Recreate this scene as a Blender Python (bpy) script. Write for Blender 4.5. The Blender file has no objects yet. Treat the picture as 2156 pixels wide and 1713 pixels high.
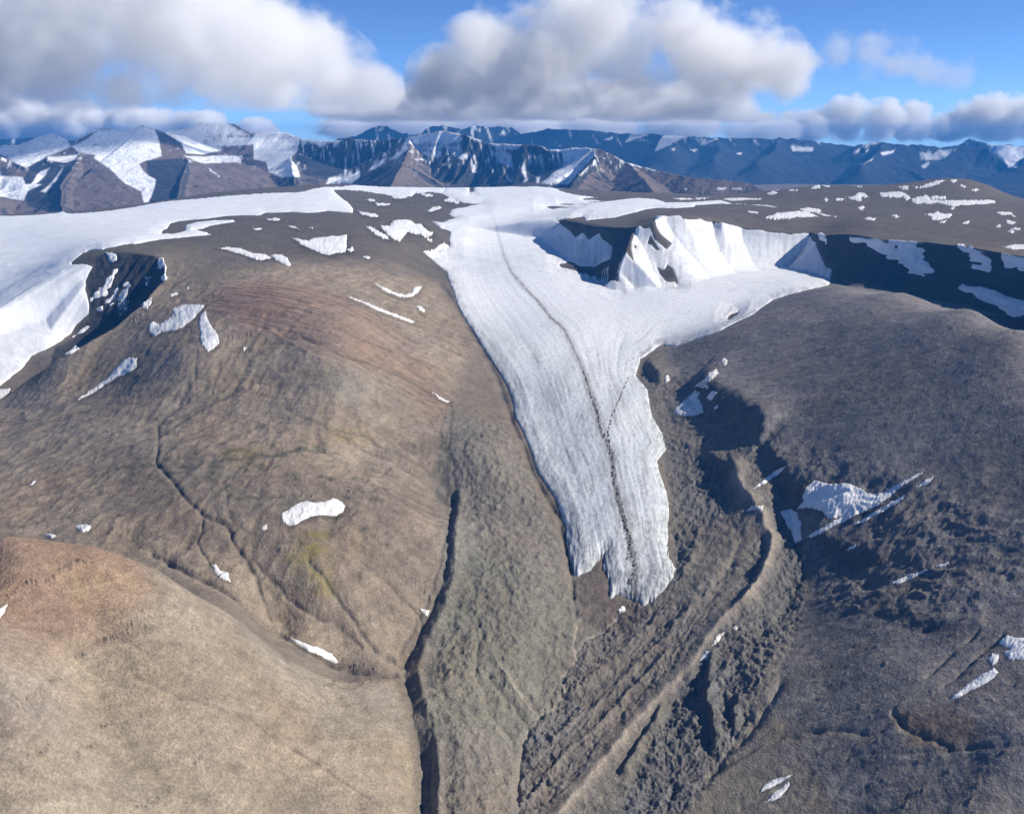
import bpy, math, random
import numpy as np

# ------------------------------------------------------------------ camera
SC = bpy.context.scene
COL = SC.collection
CAM_Z, F, CX, CY, HY = 1500.0, 2160.0, 1078.0, 856.5, 285.0
PITCH = math.atan((CY - HY) / F)
SP, CP = math.sin(PITCH), math.cos(PITCH)
cd = bpy.data.cameras.new('camera')
cd.sensor_width = 36.0
cd.lens = 36.0 * F / 2156.0
cd.clip_start = 5.0
cd.clip_end = 400000.0
cam = bpy.data.objects.new('camera', cd)
COL.objects.link(cam)
cam.location = (0, 0, CAM_Z)
cam.rotation_euler = (math.pi / 2 - PITCH, 0, 0)
SC.camera = cam

# ------------------------------------------------------------------ light, sky, exposure
SUN_AZ, SUN_EL = 1.0, 33.0            # azimuth from +X (right) towards +Y (away)
sa, se = math.radians(SUN_AZ), math.radians(SUN_EL)
SUN = np.array([math.cos(se) * math.cos(sa), math.cos(se) * math.sin(sa), math.sin(se)])
ld = bpy.data.lights.new('sun', 'SUN')
ld.energy = 4.3
ld.angle = math.radians(0.5)
ld.color = (1.0, 0.94, 0.84)
lo = bpy.data.objects.new('sun', ld)
COL.objects.link(lo)
lo.rotation_euler = (math.pi / 2 - se, 0, math.pi / 2 + sa)
w = bpy.data.worlds.new('World')
SC.world = w
w.use_nodes = True
nt = w.node_tree
nt.nodes.clear()
sky = nt.nodes.new('ShaderNodeTexSky')
sky.sky_type = 'NISHITA'
sky.sun_disc = False
sky.sun_elevation = se
sky.sun_rotation = math.pi / 2 - sa
sky.altitude = 3500
sky.air_density = 0.6
sky.dust_density = 0.0
sky.ozone_density = 8.0
bg = nt.nodes.new('ShaderNodeBackground')
bg.inputs[1].default_value = 0.11
wo = nt.nodes.new('ShaderNodeOutputWorld')
nt.links.new(sky.outputs[0], bg.inputs[0])
nt.links.new(bg.outputs[0], wo.inputs[0])
HAZE = 1.7e-5
vs = SC.view_settings
vs.view_transform = 'Standard'
vs.look = 'None'
vs.exposure = 0.52
vs.gamma = 1.0
vs.use_curve_mapping = False
cy = SC.cycles
cy.max_bounces = 12
cy.diffuse_bounces = 2
cy.glossy_bounces = 1
cy.transmission_bounces = 2
cy.transparent_max_bounces = 8
cy.volume_bounces = 12
cy.use_adaptive_sampling = True
cy.adaptive_threshold = 0.02
cy.use_denoising = True
cy.caustics_reflective = False
cy.caustics_refractive = False

# ------------------------------------------------------------------ numeric helpers
def sstep(a, b, x):
    t = np.clip((x - a) / (b - a), 0, 1)
    return t * t * (3 - 2 * t)

def _hash(ix, iy, seed):
    h = (ix.astype(np.int64) * 374761393 + iy.astype(np.int64) * 668265263 + seed * 1442695041) & 0xFFFFFFFF
    h = ((h ^ (h >> 13)) * 1274126177) & 0xFFFFFFFF
    h = ((h ^ (h >> 16)) * 2246822519) & 0xFFFFFFFF
    return h ^ (h >> 13)

_G = np.array([[math.cos(i * math.pi / 8), math.sin(i * math.pi / 8)] for i in range(16)], dtype=np.float32)

def noise(x, y, seed=0):
    """gradient noise, about -1..1"""
    xi = np.floor(x); yi = np.floor(y)
    fx = (x - xi).astype(np.float32); fy = (y - yi).astype(np.float32)
    ix = xi.astype(np.int64); iy = yi.astype(np.int64)
    u = fx * fx * fx * (fx * (fx * 6 - 15) + 10)
    v = fy * fy * fy * (fy * (fy * 6 - 15) + 10)
    def g(dx, dy):
        k = _G[_hash(ix + dx, iy + dy, seed) & 15]
        return k[..., 0] * (fx - dx) + k[..., 1] * (fy - dy)
    a = g(0, 0); b = g(1, 0); c = g(0, 1); d = g(1, 1)
    return ((a + u * (b - a)) * (1 - v) + (c + u * (d - c)) * v) * 1.5

def fbm(x, y, octv=4, seed=0, gain=0.5, lac=2.03):
    s = 0.0; a = 1.0; n = 0.0
    for o in range(octv):
        s = s + a * noise(x, y, seed + o * 17)
        n += a; a *= gain
        x = x * lac + 13.7; y = y * lac - 7.3
    return s / n

def ridged(x, y, octv=4, seed=0, gain=0.5, lac=2.03):
    s = 0.0; a = 1.0; n = 0.0
    for o in range(octv):
        s = s + a * (1 - np.abs(noise(x, y, seed + o * 17)) * 1.6)
        n += a; a *= gain
        x = x * lac + 3.1; y = y * lac + 9.2
    return s / n

def ray(px, py):
    x = (px - CX) / F
    v = (CY - py) / F
    return x, CP + v * SP, -SP + v * CP

def at_z(px, py, z):
    x, y, dz = ray(px, py)
    t = (z - CAM_Z) / dz
    return x * t, y * t, z

def at_y(px, py, Y):
    x, y, dz = ray(px, py)
    t = Y / y
    return x * t, Y, CAM_Z + dz * t

# plan metric that follows the ground: roughly equal steps to the eye near and far
_HY = [0, 1200, 2400, 3400, 5000, 6000, 7500, 9000, 11000, 14000]
_HH = [1150, 1150, 1150, 970, 790, 690, 550, 500, 490, 490]
def metric(X, Y):
    return F * X / Y, -F * np.interp(Y, _HY, _HH) / Y

def seg_dist(a, b, P, closed=False, bound=None):
    """distance in the plane from points (a,b) to a polyline P; also arc parameter and side"""
    d2 = np.full(a.shape, 1e18); s_ = np.zeros(a.shape); sd_ = np.zeros(a.shape)
    P = np.asarray(P, float)
    Q = np.vstack([P, P[:1]]) if closed else P
    acc = 0.0
    for i in range(len(Q) - 1):
        x0, y0 = Q[i]; dx, dy = Q[i + 1] - Q[i]
        L2 = dx * dx + dy * dy + 1e-12
        t = np.clip(((a - x0) * dx + (b - y0) * dy) / L2, 0, 1)
        ex = a - x0 - t * dx; ey = b - y0 - t * dy
        e = ex * ex + ey * ey
        m = e < d2
        L = math.sqrt(L2)
        d2 = np.where(m, e, d2)
        s_ = np.where(m, acc + t * L, s_)
        sd_ = np.where(m, np.sign(dx * ey - dy * ex), sd_)
        acc += L
    return np.sqrt(d2), s_, sd_

def inside(a, b, P):
    r = np.zeros(a.shape, bool)
    P = np.asarray(P, float)
    n = len(P)
    for i in range(n):
        x0, y0 = P[i]; x1, y1 = P[(i + 1) % n]
        if y0 == y1:
            continue
        c = ((y0 > b) != (y1 > b)) & (a < (x1 - x0) * (b - y0) / (y1 - y0) + x0)
        r ^= c
    return r

def sdist(a, b, P):
    """signed distance, positive inside"""
    d, _, _ = seg_dist(a, b, P, True)
    return np.where(inside(a, b, P), d, -d)

def sd_local(a, b, P, pad):
    """signed distance evaluated only near P; elsewhere -1e6"""
    P = np.asarray(P, float)
    m = (a > P[:, 0].min() - pad) & (a < P[:, 0].max() + pad) & (b > P[:, 1].min() - pad) & (b < P[:, 1].max() + pad)
    out = np.full(a.shape, -1e6)
    if m.any():
        out[m] = sdist(a[m], b[m], P)
    return out

class RBF:
    def __init__(self, pts, c=0.055):
        pts = np.array(pts, float)
        self.c = c
        self.q = self.dom(pts[:, 0], pts[:, 1])
        n = len(pts)
        D = self.ker(self.q[:, None, 0] - self.q[None, :, 0], self.q[:, None, 1] - self.q[None, :, 1])
        A = np.zeros((n + 3, n + 3)); A[:n, :n] = D + np.eye(n) * -0.006
        A[:n, n] = 1; A[:n, n + 1:] = self.q; A[n:, :n] = A[:n, n:].T
        r = np.zeros(n + 3); r[:n] = pts[:, 2]
        self.w = np.linalg.solve(A, r)
    @staticmethod
    def dom(X, Y):
        return np.stack([2.2 * X / Y, 1.3 * np.log(Y)], -1)
    def ker(self, dx, dy):
        return np.sqrt(dx * dx + dy * dy + self.c * self.c)
    def __call__(self, X, Y):
        q = self.dom(X, Y)
        sh = X.shape
        q = q.reshape(-1, 2)
        out = np.zeros(len(q))
        n = len(self.q)
        for i in range(0, len(q), 40000):
            k = q[i:i + 40000]
            D = self.ker(k[:, None, 0] - self.q[None, :, 0], k[:, None, 1] - self.q[None, :, 1])
            out[i:i + 40000] = D @ self.w[:n] + self.w[n] + k @ self.w[n + 1:]
        return out.reshape(sh)

class Grid:
    """height field on a fan of bearings (u = X/Y) and distances Y"""
    def __init__(self, us, Ys):
        self.us, self.Ys = us, Ys
        self.U, self.Yg = np.meshgrid(us, Ys)
        self.X = self.U * self.Yg
        self.Z = None
    def h(self, X, Y, Z=None):
        Z = self.Z if Z is None else Z
        u = X / Y
        fi = np.interp(u, self.us, np.arange(len(self.us)))
        fj = np.interp(Y, self.Ys, np.arange(len(self.Ys)))
        i = np.minimum(fi.astype(int), len(self.us) - 2); j = np.minimum(fj.astype(int), len(self.Ys) - 2)
        tx = fi - i; ty = fj - j
        return (Z[j, i] * (1 - tx) + Z[j, i + 1] * tx) * (1 - ty) + (Z[j + 1, i] * (1 - tx) + Z[j + 1, i + 1] * tx) * ty
    def cast(self, pts, Z=None, y0=None):
        """where view rays through photo points meet the surface: world x, y, z"""
        pts = np.asarray(pts, float)
        x, y, dz = ray(pts[:, 0], pts[:, 1])
        Ys = self.Ys if y0 is None else self.Ys[self.Ys > y0]
        u = x / y
        hh = self.h(u[:, None] * Ys[None, :], np.broadcast_to(Ys[None, :], (len(u), len(Ys))), Z)
        rz = CAM_Z + (dz / y)[:, None] * Ys[None, :]
        df = rz - hh
        below = df < 0
        near = (df / Ys[None, :]).argmin(1)
        k = np.where(below.any(1), below.argmax(1), near)
        k = np.maximum(k, 1)
        r = np.arange(len(u))
        d0 = df[r, k - 1]; d1 = df[r, k]
        t = np.where(below.any(1), np.clip(d0 / (d0 - d1 + 1e-9), 0, 1), 1.0)
        Y = Ys[k - 1] + t * (Ys[k] - Ys[k - 1])
        X = u * Y
        return np.stack([X, Y, self.h(X, Y, Z)], -1)

def roughen(P, amp, lvl=3, seed=0, closed=True):
    """fractal midpoint detail on an outline"""
    rng = np.random.RandomState(seed)
    P = np.asarray(P, float)
    for _ in range(lvl):
        Q = np.vstack([P, P[:1]]) if closed else P
        out = []
        for i in range(len(Q) - 1):
            d = Q[i + 1] - Q[i]; L = math.hypot(*d)
            out.append(Q[i])
            if L > 3.0:
                nrm = np.array([-d[1], d[0]]) / L
                out.append((Q[i] + Q[i + 1]) / 2 + nrm * rng.uniform(-1, 1) * min(amp, 0.22 * L) + d * rng.uniform(-.12, .12))
        if not closed:
            out.append(Q[-1])
        P = np.array(out)
        amp *= 0.62
    return P

# ------------------------------------------------------------------ ground: chosen heights (photo point, height)
VIS = [(0,452,850),(100,447,870),(200,440,900),(300,428,925),(400,415,950),(500,405,975),(600,398,995),(700,392,1010),
(850,394,1010),(1000,395,1005),(1100,392,1005),(0,500,830),(0,550,800),(100,550,835),
(150,540,888),(100,505,868),(200,505,915),
(345,547,920),(345,590,837),(300,640,775),(240,690,706),(180,725,664),(120,760,615),(60,800,542),(0,842,482),
(200,530,925),(250,530,938),(300,535,935),
(0,900,480),(0,1000,470),(0,1100,470),(200,900,540),(200,1000,510),(200,1110,500),(300,760,650),(200,800,570),(400,860,590),
(400,760,690),(420,640,800),(480,660,795),(600,700,760),(600,640,830),(520,760,690),(550,590,870),(450,540,915),(600,540,905),
(700,600,850),(350,530,935),(300,510,950),(500,470,975),(600,450,985),(700,430,1000),(800,410,1005),(300,480,940),(100,480,880),
(500,430,975),(300,450,930),(800,540,880),(800,480,955),(900,460,950),(920,500,900),(800,620,805),(720,680,790),(800,740,700),
(900,620,760),(900,700,700),(940,780,620),(950,850,560),(700,800,685),(600,860,620),(800,900,570),(560,940,575),(750,960,545),
(900,960,510),(945,1000,470),(400,1000,550),(640,1075,525),(850,1075,490),(940,1080,425),(480,1200,480),(300,1150,490),(640,1200,475),
(800,1200,440),(900,1250,385),(600,1330,385),(750,1300,400),(830,1405,330),(880,1340,345),(700,1400,340),
(0,1130,740),(100,1140,735),(200,1148,720),(330,1195,670),(470,1290,565),(600,1385,445),(700,1432,375),(830,1430,345),
(100,1220,710),(0,1260,700),(0,1400,690),(200,1300,650),(300,1400,590),(200,1500,560),(0,1600,606),(0,1713,566),(400,1500,520),
(600,1500,445),(400,1713,440),(600,1650,390),(780,1500,375),(840,1520,345),(850,1600,325),(870,1713,305),
(885,1600,288),(892,1713,268),(866,1450,312),(915,1450,345),(930,1600,312),(930,1713,300),(960,1200,405),(960,1100,440),(930,1300,365),
(1000,950,520),(1060,900,530),(1100,1050,450),(1150,1200,390),(1100,1300,365),(1200,1290,345),(1050,1450,320),(1150,1450,295),
(1000,1600,300),(1095,1600,270),(1020,1713,290),(1110,1713,255),
(950,600,745),(930,540,800),(980,660,690),(1010,700,650),(1050,780,595),(1085,880,520),(1130,980,465),(1180,1100,415),(1205,1200,370),
(1250,1180,385),(1330,1270,335),(1420,1200,375),(1400,1050,450),(1390,930,510),(1300,1100,430),(1270,900,535),(1340,800,570),
(1200,800,590),(1150,700,655),(1250,700,645),(1100,600,730),(1200,640,690),(1050,520,830),(1140,560,775),(1050,450,950),
(1150,440,965),(1000,410,998),(1100,480,895),
(1300,610,705),(1400,640,690),(1500,640,690),(1600,610,715),(1700,590,730),(1750,585,735),(1400,720,610),(1500,690,650),(1350,720,615),
(1590,655,690),(1300,740,600),
(1385,740,610),(1500,700,660),(1600,660,710),(1700,620,770),(1770,600,800),(1900,615,850),(2050,650,880),(2156,700,890),
(1340,770,590),(1400,800,590),(1400,900,515),(1420,1000,470),(1500,860,580),(1480,960,500),(1600,800,680),(1600,900,610),(1700,740,745),
(1850,740,800),(2000,740,855),(2156,780,890),(1800,900,720),(2000,900,810),(2156,900,870),(1600,1000,520),(1800,1000,640),(2000,1000,750),
(2156,1000,820),(1700,1060,545),(1600,1080,470),(1500,1100,430),(1800,1100,575),(2000,1100,690),(2156,1100,760),(1480,1250,375),
(1700,1200,460),(1850,1200,545),(2000,1200,630),(2156,1200,700),(1680,1300,382),(1640,1200,408),(1650,1120,428),(1850,1300,480),(2000,1300,545),(2156,1300,620),
(1400,1350,330),(1600,1400,360),(1800,1400,420),(2000,1400,480),(2156,1400,540),(1300,1450,295),(1500,1500,310),(1700,1500,355),
(1900,1500,405),(2156,1500,470),(1250,1600,268),(1450,1600,280),(1700,1600,325),(2156,1600,420),(1250,1713,250),(1500,1713,262),
(1800,1713,310),(2156,1713,370)]
HID = [(-.95,2.18,.50),(-.6,2.16,.45),(-1.2,2.3,.5),(-.75,2.1,.50),(-1.25,2.05,.56),(-.45,2.12,.40),
(-1,1.0,.64),(0,1.2,.24),(1,1.1,.3),(-.5,1.1,.42),(.5,1.1,.22),(1.5,1.2,.5),(0,.8,.2),(-.9,.8,.62),(.9,.8,.28),
(-2.6,3.5,.45),(-3.5,4.5,.5),(-4,6,.74),(-5,9,.8),(-2,2.2,.55),(-1.8,1.3,.82),(-1.5,1.7,.82),
(3,3,.85),(2.5,2,1.0),(2,1.2,.75),(3.5,4,.95),(2.15,3.9,.70),(1.876,3.75,.70),(1.965,4.3,.735),(1.77,4.65,.745),(1.74,5.3,.725),(2.1,3.45,.72),(2.3,4.3,.72),
(-4.4,10.4,.66),(-4.4,12.5,.3),(-2,11.8,.66),(0,12.5,.74),(-1,13.5,.35),(1.5,13.5,.4),(3,12,.5),(5,12,.4),(-3,10.8,.72),(-1,12,.75),
(1.6,6.8,.8),(2,5.8,.72),(2.2,5,.73),(2.6,4.4,.72),(2.2,7.5,.85),(3.2,7,.8),(1.3,8.8,.99),(4,6,.8),(4,9,.8),(2,10.5,.9)]
PLAT = [(1180,462,985),(1335,480,985),(1400,453,1055),(1440,458,1040),(1500,463,1015),(1560,478,970),(1650,490,936),(1710,492,928),(1860,508,948),(2030,520,952),(2156,540,962),
(1300,440,1000),(1500,430,1005),(1350,421,1003),(1600,412,1010),(1285,419,1000),(1478,414,1005),(1593,405,1030),(1712,390,1080),(1842,390,1090),
(1917,389,1095),(1992,375,1160),(2067,383,1140),(2117,413,1040),(2156,423,1020),(1700,430,1020),(1900,430,1030),(2000,420,1060),
(2000,465,1000),(2100,470,990),(1800,470,995),(2156,480,985),(1650,460,995)]
PLATH = [(1.0,9.8,.95),(2,10.4,.85),(4,10.0,.85),(5,8,.95),(4,5,.99),(3,4.4,.99),(5,11,.5),(2,13,.4),(1,12,.7),(3.6,10,.95)]
# right-hand slope: foot line and a steady rise to the right of it
_fy = [1000, 1600, 2000, 2300, 2500, 2700, 2900, 3300, 4200, 5000, 6000]
_fx = [420, 500, 620, 715, 775, 745, 690, 560, 600, 660, 700]
_fz = [260, 322, 380, 395, 420, 465, 482, 500, 600, 690, 720]
_fs = [.28, .28, .35, .41, .42, .41, .40, .38, .25, .13, .10]
_fb = [1.0, 1.0, 1.12, 1.25, 1.32, 1.36, 1.40, 1.40, 1.3, 1.2, 1.0]
def slope_right(X, Y):
    x = X - np.interp(Y, _fy, _fx)
    g = np.interp(Y, _fy, _fs)
    k = np.interp(Y, _fy, _fb)
    return np.interp(Y, _fy, _fz) + np.where(x < 220, k * g * x, k * g * 220 + g * (x - 220))
def at_slope(px, py):
    x, y, dz = ray(px, py)
    Ys = np.linspace(1200, 5600, 900)
    df = CAM_Z + dz / y * Ys - slope_right(x / y * Ys, Ys)
    Yh = Ys[(df < 0).argmax()]
    return x / y * Yh, Yh, CAM_Z + dz / y * Yh
SLOPE = [(1500,700),(1600,660),(1700,620),(1770,600),(1900,615),(2050,650),(2156,700),(1500,860),(1600,800),(1600,900),(1700,740),
(1850,740),(2000,740),(2156,780),(1800,900),(2000,900),(2156,900),(1600,1000),(1800,1000),(2000,1000),(2156,1000),(1700,1060),(1800,1100),
(2000,1100),(2156,1100),(1700,1200),(1850,1200),(2000,1200),(2156,1200),(1850,1300),(2000,1300),(2156,1300),(1800,1400),(2000,1400),(2156,1400),
(1900,1500),(2156,1500),(2156,1600),(2400,1000),(2400,1300),(2400,800),(2700,1000),(2500,1600)]
_drop = set(SLOPE)
cps = [at_z(*p) for p in VIS if p[:2] not in _drop] + [at_slope(*p) for p in SLOPE] + [tuple(1000 * np.array(p)) for p in HID]
pps = [at_z(*p) for p in PLAT] + [tuple(1000 * np.array(p)) for p in PLATH]

def spaced(y0, y1):
    ys = [y0]
    while ys[-1] < y1:
        y = ys[-1]
        d = max(1.1, 8.5e-7 * y * y)
        if 3000 < y < 6900: d = min(d, 7.5)
        elif y < 10800: d = min(d, 15.0)
        else: d = 60.0
        ys.append(y + d)
    return np.array(ys)
QUICK = 1
us = np.concatenate([np.linspace(-1.1, -.61, 50), np.arange(-.605, .605, .001 * QUICK), np.linspace(.61, 1.1, 50)])
G = Grid(us, spaced(930.0, 13500.0)[::QUICK])
cu = np.concatenate([np.linspace(-1.1, -.62, 14), np.linspace(-.6, .6, 260), np.linspace(.62, 1.1, 14)])
cyv = np.exp(np.linspace(math.log(900), math.log(14000), 340))
CG = Grid(cu, cyv)
CG.Z = RBF(cps)(CG.X, CG.Yg)
LOW = CG.h(G.X, G.Yg)
PT = CG.h(G.X, G.Yg, RBF(pps)(CG.X, CG.Yg))
X, Y = G.X, G.Yg

RIM = [(1310,419,1002),(1240,436,990),(1186,463,985),(1240,473,985),(1335,481,985),(1345,476,1003),(1375,459,1048),(1400,453,1055),(1440,458,1040),(1500,463,1015),
(1520,470,998),(1560,478,970),(1600,487,945),(1650,490,936),(1708,492,928),(1722,500,925),(1790,503,936),(1860,508,946),(1950,512,950),
(2030,520,952),(2100,530,956),(2156,540,962),(2300,560,970),(2500,590,975)]
rim = [at_z(*p)[:2] for p in RIM] + [(7000, 5500), (7000, 11500), (1500, 11500)]
rim = np.array(rim)
m = (X > -1800) & (X < 7500) & (Y > 3400) & (Y < 12500)
d = np.full(X.shape, 1e5); s = np.zeros(X.shape)
dd, ss, _ = seg_dist(X[m], Y[m], rim, True)
ins = inside(X[m], Y[m], rim)
d[m] = np.where(ins, 0, dd); s[m] = ss
flute = .5 + .5 * (noise((s + 90 * noise(s / 340, s * 0, 6)) / 230.0, d / 900.0, 5) + .18 * noise(s / 70, d / 600, 15))
amp = 62 * sstep(0, 60, d) * np.exp(-d / 260.0) * (.5 + .7 * np.abs(noise(s / 420, s * 0, 7)))
de = np.maximum(d + amp * (0.75 - flute), 0)
rim_z = PT
Lr = np.concatenate([[0], np.cumsum(np.hypot(*np.diff(np.vstack([rim, rim[:1]]), axis=0).T))])
gentle = np.clip(sstep(Lr[2] + 20, Lr[2] - 160, s) + sstep(Lr[len(RIM)] - 10, Lr[len(RIM)] + 200, s), 0, 1)
de = de * (1 - gentle) + d * gentle
basin = sstep(Lr[4] - 20, Lr[4] + 60, s) * sstep(Lr[14] + 40, Lr[14] - 60, s)
hard = 250 * (1 - np.exp(-de / (200.0 + 45 * basin))) + .12 * np.minimum(de, 300) + .6 * np.maximum(de - 300, 0) + 14 * sstep(0, 22, d)
PD = rim_z - hard * (1 - gentle) - .16 * de * gentle
hk = 70 * gentle + 60 * basin + 1.0
tk = np.clip(.5 + .5 * (PD - LOW) / hk, 0, 1)
Z0 = LOW * (1 - tk) + PD * tk + hk * tk * (1 - tk) * .5
# rib that falls from the promontory
rib = np.array([at_z(1335, 481, 985), at_z(1318, 530, 895), at_z(1303, 570, 800), at_z(1298, 602, 716)])
mm = (X > 200) & (X < 1500) & (Y > 4700) & (Y < 6600)
dd, ss, sd = seg_dist(X[mm], Y[mm], rib[:, :2])
L = np.concatenate([[0], np.cumsum(np.hypot(*np.diff(rib[:, :2], axis=0).T))])
rz = np.interp(ss, L, rib[:, 2])
Z0[mm] = np.maximum(Z0[mm], rz - .85 * dd - 8 * sstep(0, 15, dd))
# hollow filled by the left-hand ice field, walled by a cliff
SNOWL = [(0,452,850),(100,447,870),(0,500,830),(0,550,800),(100,550,835),(0,600,730),(100,600,760),(150,540,888),(100,505,868),(185,600,788),(178,562,852),(0,700,600),(100,700,600),(185,650,690),(120,755,552),(0,780,515),(0,812,490),(160,650,690),(160,700,592),(60,770,520),(187,690,615),(200,505,915)]
CL = [(182,533),(200,529),(250,531),(300,536),(345,547),(346,590),(300,640),(240,690),(180,725),(120,760),(60,800),(0,842),(-150,940)]
clz = CG.cast(CL)
SL = CG.h(X, Y, RBF([at_z(*p) for p in SNOWL] + [(-3500, 4600, 480), (-4500, 6000, 720), (-3000, 3500, 420), (-5000, 9000, 800), (-1900, 5000, 690), (-1750, 4300, 560)])(CG.X, CG.Yg))
hol = np.vstack([clz[:, :2], [[-4500, 3000], [-7000, 5000], [-7000, 6900], [-3200, 6900]]])
m = (X < -700) & (Y > 2800) & (Y < 7000)
ins = inside(X[m], Y[m], hol)
dd, ss, _ = seg_dist(X[m], Y[m], clz[:, :2])
L = np.concatenate([[0], np.cumsum(np.hypot(*np.diff(clz[:, :2], axis=0).T))])
rz = np.interp(ss, L, clz[:, 2]) - 45 * sstep(160, 0, ss)
fl = ridged(ss / 120.0, dd / 1500.0, 3, 9)
de = np.maximum(dd + 40 * sstep(0, 50, dd) * (.75 - fl), 0)
hz = np.maximum(SL[m], rz - (.38 + .62 * sstep(120, 420, ss)) * de)
de0, _, _ = seg_dist(X[m], Y[m], [[-3200, 6900], clz[0, :2]])
wgt = sstep(6900, 6000, Y[m]) * ins * sstep(0, 650, de0)
Z0[m] = Z0[m] * (1 - wgt) + hz * wgt
G.Z = Z0

def add_mesh(name, verts, faces, mat, smooth=True):
    me = bpy.data.meshes.new(name)
    nv, nf = len(verts), len(faces)
    k = faces.shape[1]
    me.vertices.add(nv); me.vertices.foreach_set('co', np.ascontiguousarray(verts, dtype=np.float32).ravel())
    me.loops.add(nf * k); me.loops.foreach_set('vertex_index', np.ascontiguousarray(faces, dtype=np.int32).ravel())
    me.polygons.add(nf)
    me.polygons.foreach_set('loop_start', np.arange(0, nf * k, k, dtype=np.int32))
    me.polygons.foreach_set('use_smooth', np.full(nf, smooth))
    me.update(calc_edges=True)
    if mat: me.materials.append(mat)
    o = bpy.data.objects.new(name, me)
    COL.objects.link(o)
    return o

def grid_faces(nr, nc, keep=None):
    idx = np.arange(nr * nc).reshape(nr, nc)
    f = np.stack([idx[:-1, :-1], idx[:-1, 1:], idx[1:, 1:], idx[1:, :-1]], -1).reshape(-1, 4)
    return f if keep is None else f[keep.ravel()]

# ------------------------------------------------------------------ ground: gullies, moraines, roughness, colour of the rock
A, B = metric(X, Y)
BASE = G.Z.copy()
def MP(poly):
    w_ = G.cast(poly, BASE)
    return np.stack(metric(w_[:, 0], w_[:, 1]), -1)
def mask(poly, soft=25, warp=10):
    P = MP(poly)
    d_ = sd_local(A, B, P, soft * 2 + 30)
    mm_ = d_ > -1e5
    o_ = np.zeros(A.shape)
    if mm_.any():
        d_ = d_[mm_] + warp * fbm(X[mm_] / 90, Y[mm_] / 90, 3, 77)
        o_[mm_] = sstep(-soft, soft, d_)
    return o_
def stroke(pts, width, rough=3, seed=0):
    """0..1 profile across a line, distance to it in plan pixels, arc position"""
    P = MP(roughen(pts, rough, 3, seed, closed=False))
    pad = width * 2.6
    m_ = (A > P[:, 0].min() - pad) & (A < P[:, 0].max() + pad) & (B > P[:, 1].min() - pad) & (B < P[:, 1].max() + pad)
    d_, s_, sd_ = seg_dist(A[m_], B[m_], P)
    return m_, d_ / width, s_, sd_
def direction(p, q):
    w_ = G.cast([p, q], BASE)
    v = w_[1, :2] - w_[0, :2]
    return v / np.hypot(*v)

M_C = mask([(1390,735),(1500,690),(1600,648),(1770,592),(1900,600),(2050,632),(2300,690),(2500,1000),(2500,1900),(1900,1900),(1620,1480),(1690,1280),(1700,1150),(1640,1010),(1560,930),(1450,840)], 20)
M_MOR = mask([(905,1000),(950,860),(1060,890),(1120,1000),(1190,1180),(1290,1290),(1410,1240),(1400,1050),(1370,870),(1345,790),(1400,760),(1500,830),(1600,900),(1650,1000),(1700,1150),(1700,1270),(1650,1420),(1560,1580),(1450,1713),(1430,1900),(880,1900),(885,1500),(925,1250),(940,1080)], 14)
M_HUM = mask([(1385,900),(1480,960),(1600,1030),(1690,1150),(1690,1300),(1610,1420),(1550,1560),(1430,1720),(1250,1800),(1400,1500),(1500,1330),(1560,1250),(1600,1120),(1560,1040),(1480,1120),(1430,1220),(1300,1330),(1240,1430),(1180,1560),(1100,1800),(1050,1800),(1130,1500),(1250,1330),(1420,1200),(1410,1000)], 14)
M_A = mask([(-200,1120),(100,1135),(200,1145),(330,1190),(470,1285),(600,1385),(700,1430),(830,1430),(850,1500),(870,1600),(872,1900),(-300,1900)], 8, 3)
M_B = mask([(345,545),(420,600),(600,560),(800,560),(920,600),(1000,720),(945,860),(945,1000),(940,1100),(900,1270),(835,1405),(700,1400),(480,1260),(300,1165),(0,1120),(-100,1000),(0,845),(120,765),(240,695),(345,600)], 25)
M_PL = np.clip(sstep(4300, 5600, Y + 300 * fbm(X / 600, Y / 600, 3, 4)), 0, 1)
M_BED = mask([(480,600),(700,610),(860,700),(945,850),(900,870),(700,760),(520,690),(440,650)], 22)
M_LEFT = mask([(0,850),(240,690),(330,640),(420,700),(420,860),(330,960),(150,1000),(-100,1000)], 40)

dC = direction((1950, 820), (1560, 960))
tC, nC = X * dC[0] + Y * dC[1], -X * dC[1] + Y * dC[0]
dB = direction((520, 650), (930, 840))
tB, nB = X * dB[0] + Y * dB[1], -X * dB[1] + Y * dB[0]
dL = direction((930, 880), (960, 1150))
dZ = np.zeros(X.shape)
wx = X + 40 * fbm(X / 210, Y / 210, 3, 31); wy = Y + 40 * fbm(X / 210, Y / 210, 3, 47)
f_big = fbm(wx / 420, wy / 420, 3, 1)
f_mid = fbm(wx / 95, wy / 95, 3, 2)
f_small = fbm(X / 26, Y / 26, 3, 3)
near = sstep(4200, 2200, Y)
f_fine = np.zeros(X.shape); nm = Y < 4600
f_fine[nm] = fbm(X[nm] / 7.5, Y[nm] / 7.5, 2, 8)
steepZ = np.hypot(np.gradient(BASE, axis=0) / np.gradient(G.Yg, axis=0), 0)
dZ += f_big * 7 * (1 - M_A * .6) + f_mid * 2.6 + f_small * .8 * (1 + M_MOR) + f_fine * .35 * near * (1 + .5 * M_MOR)
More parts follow.
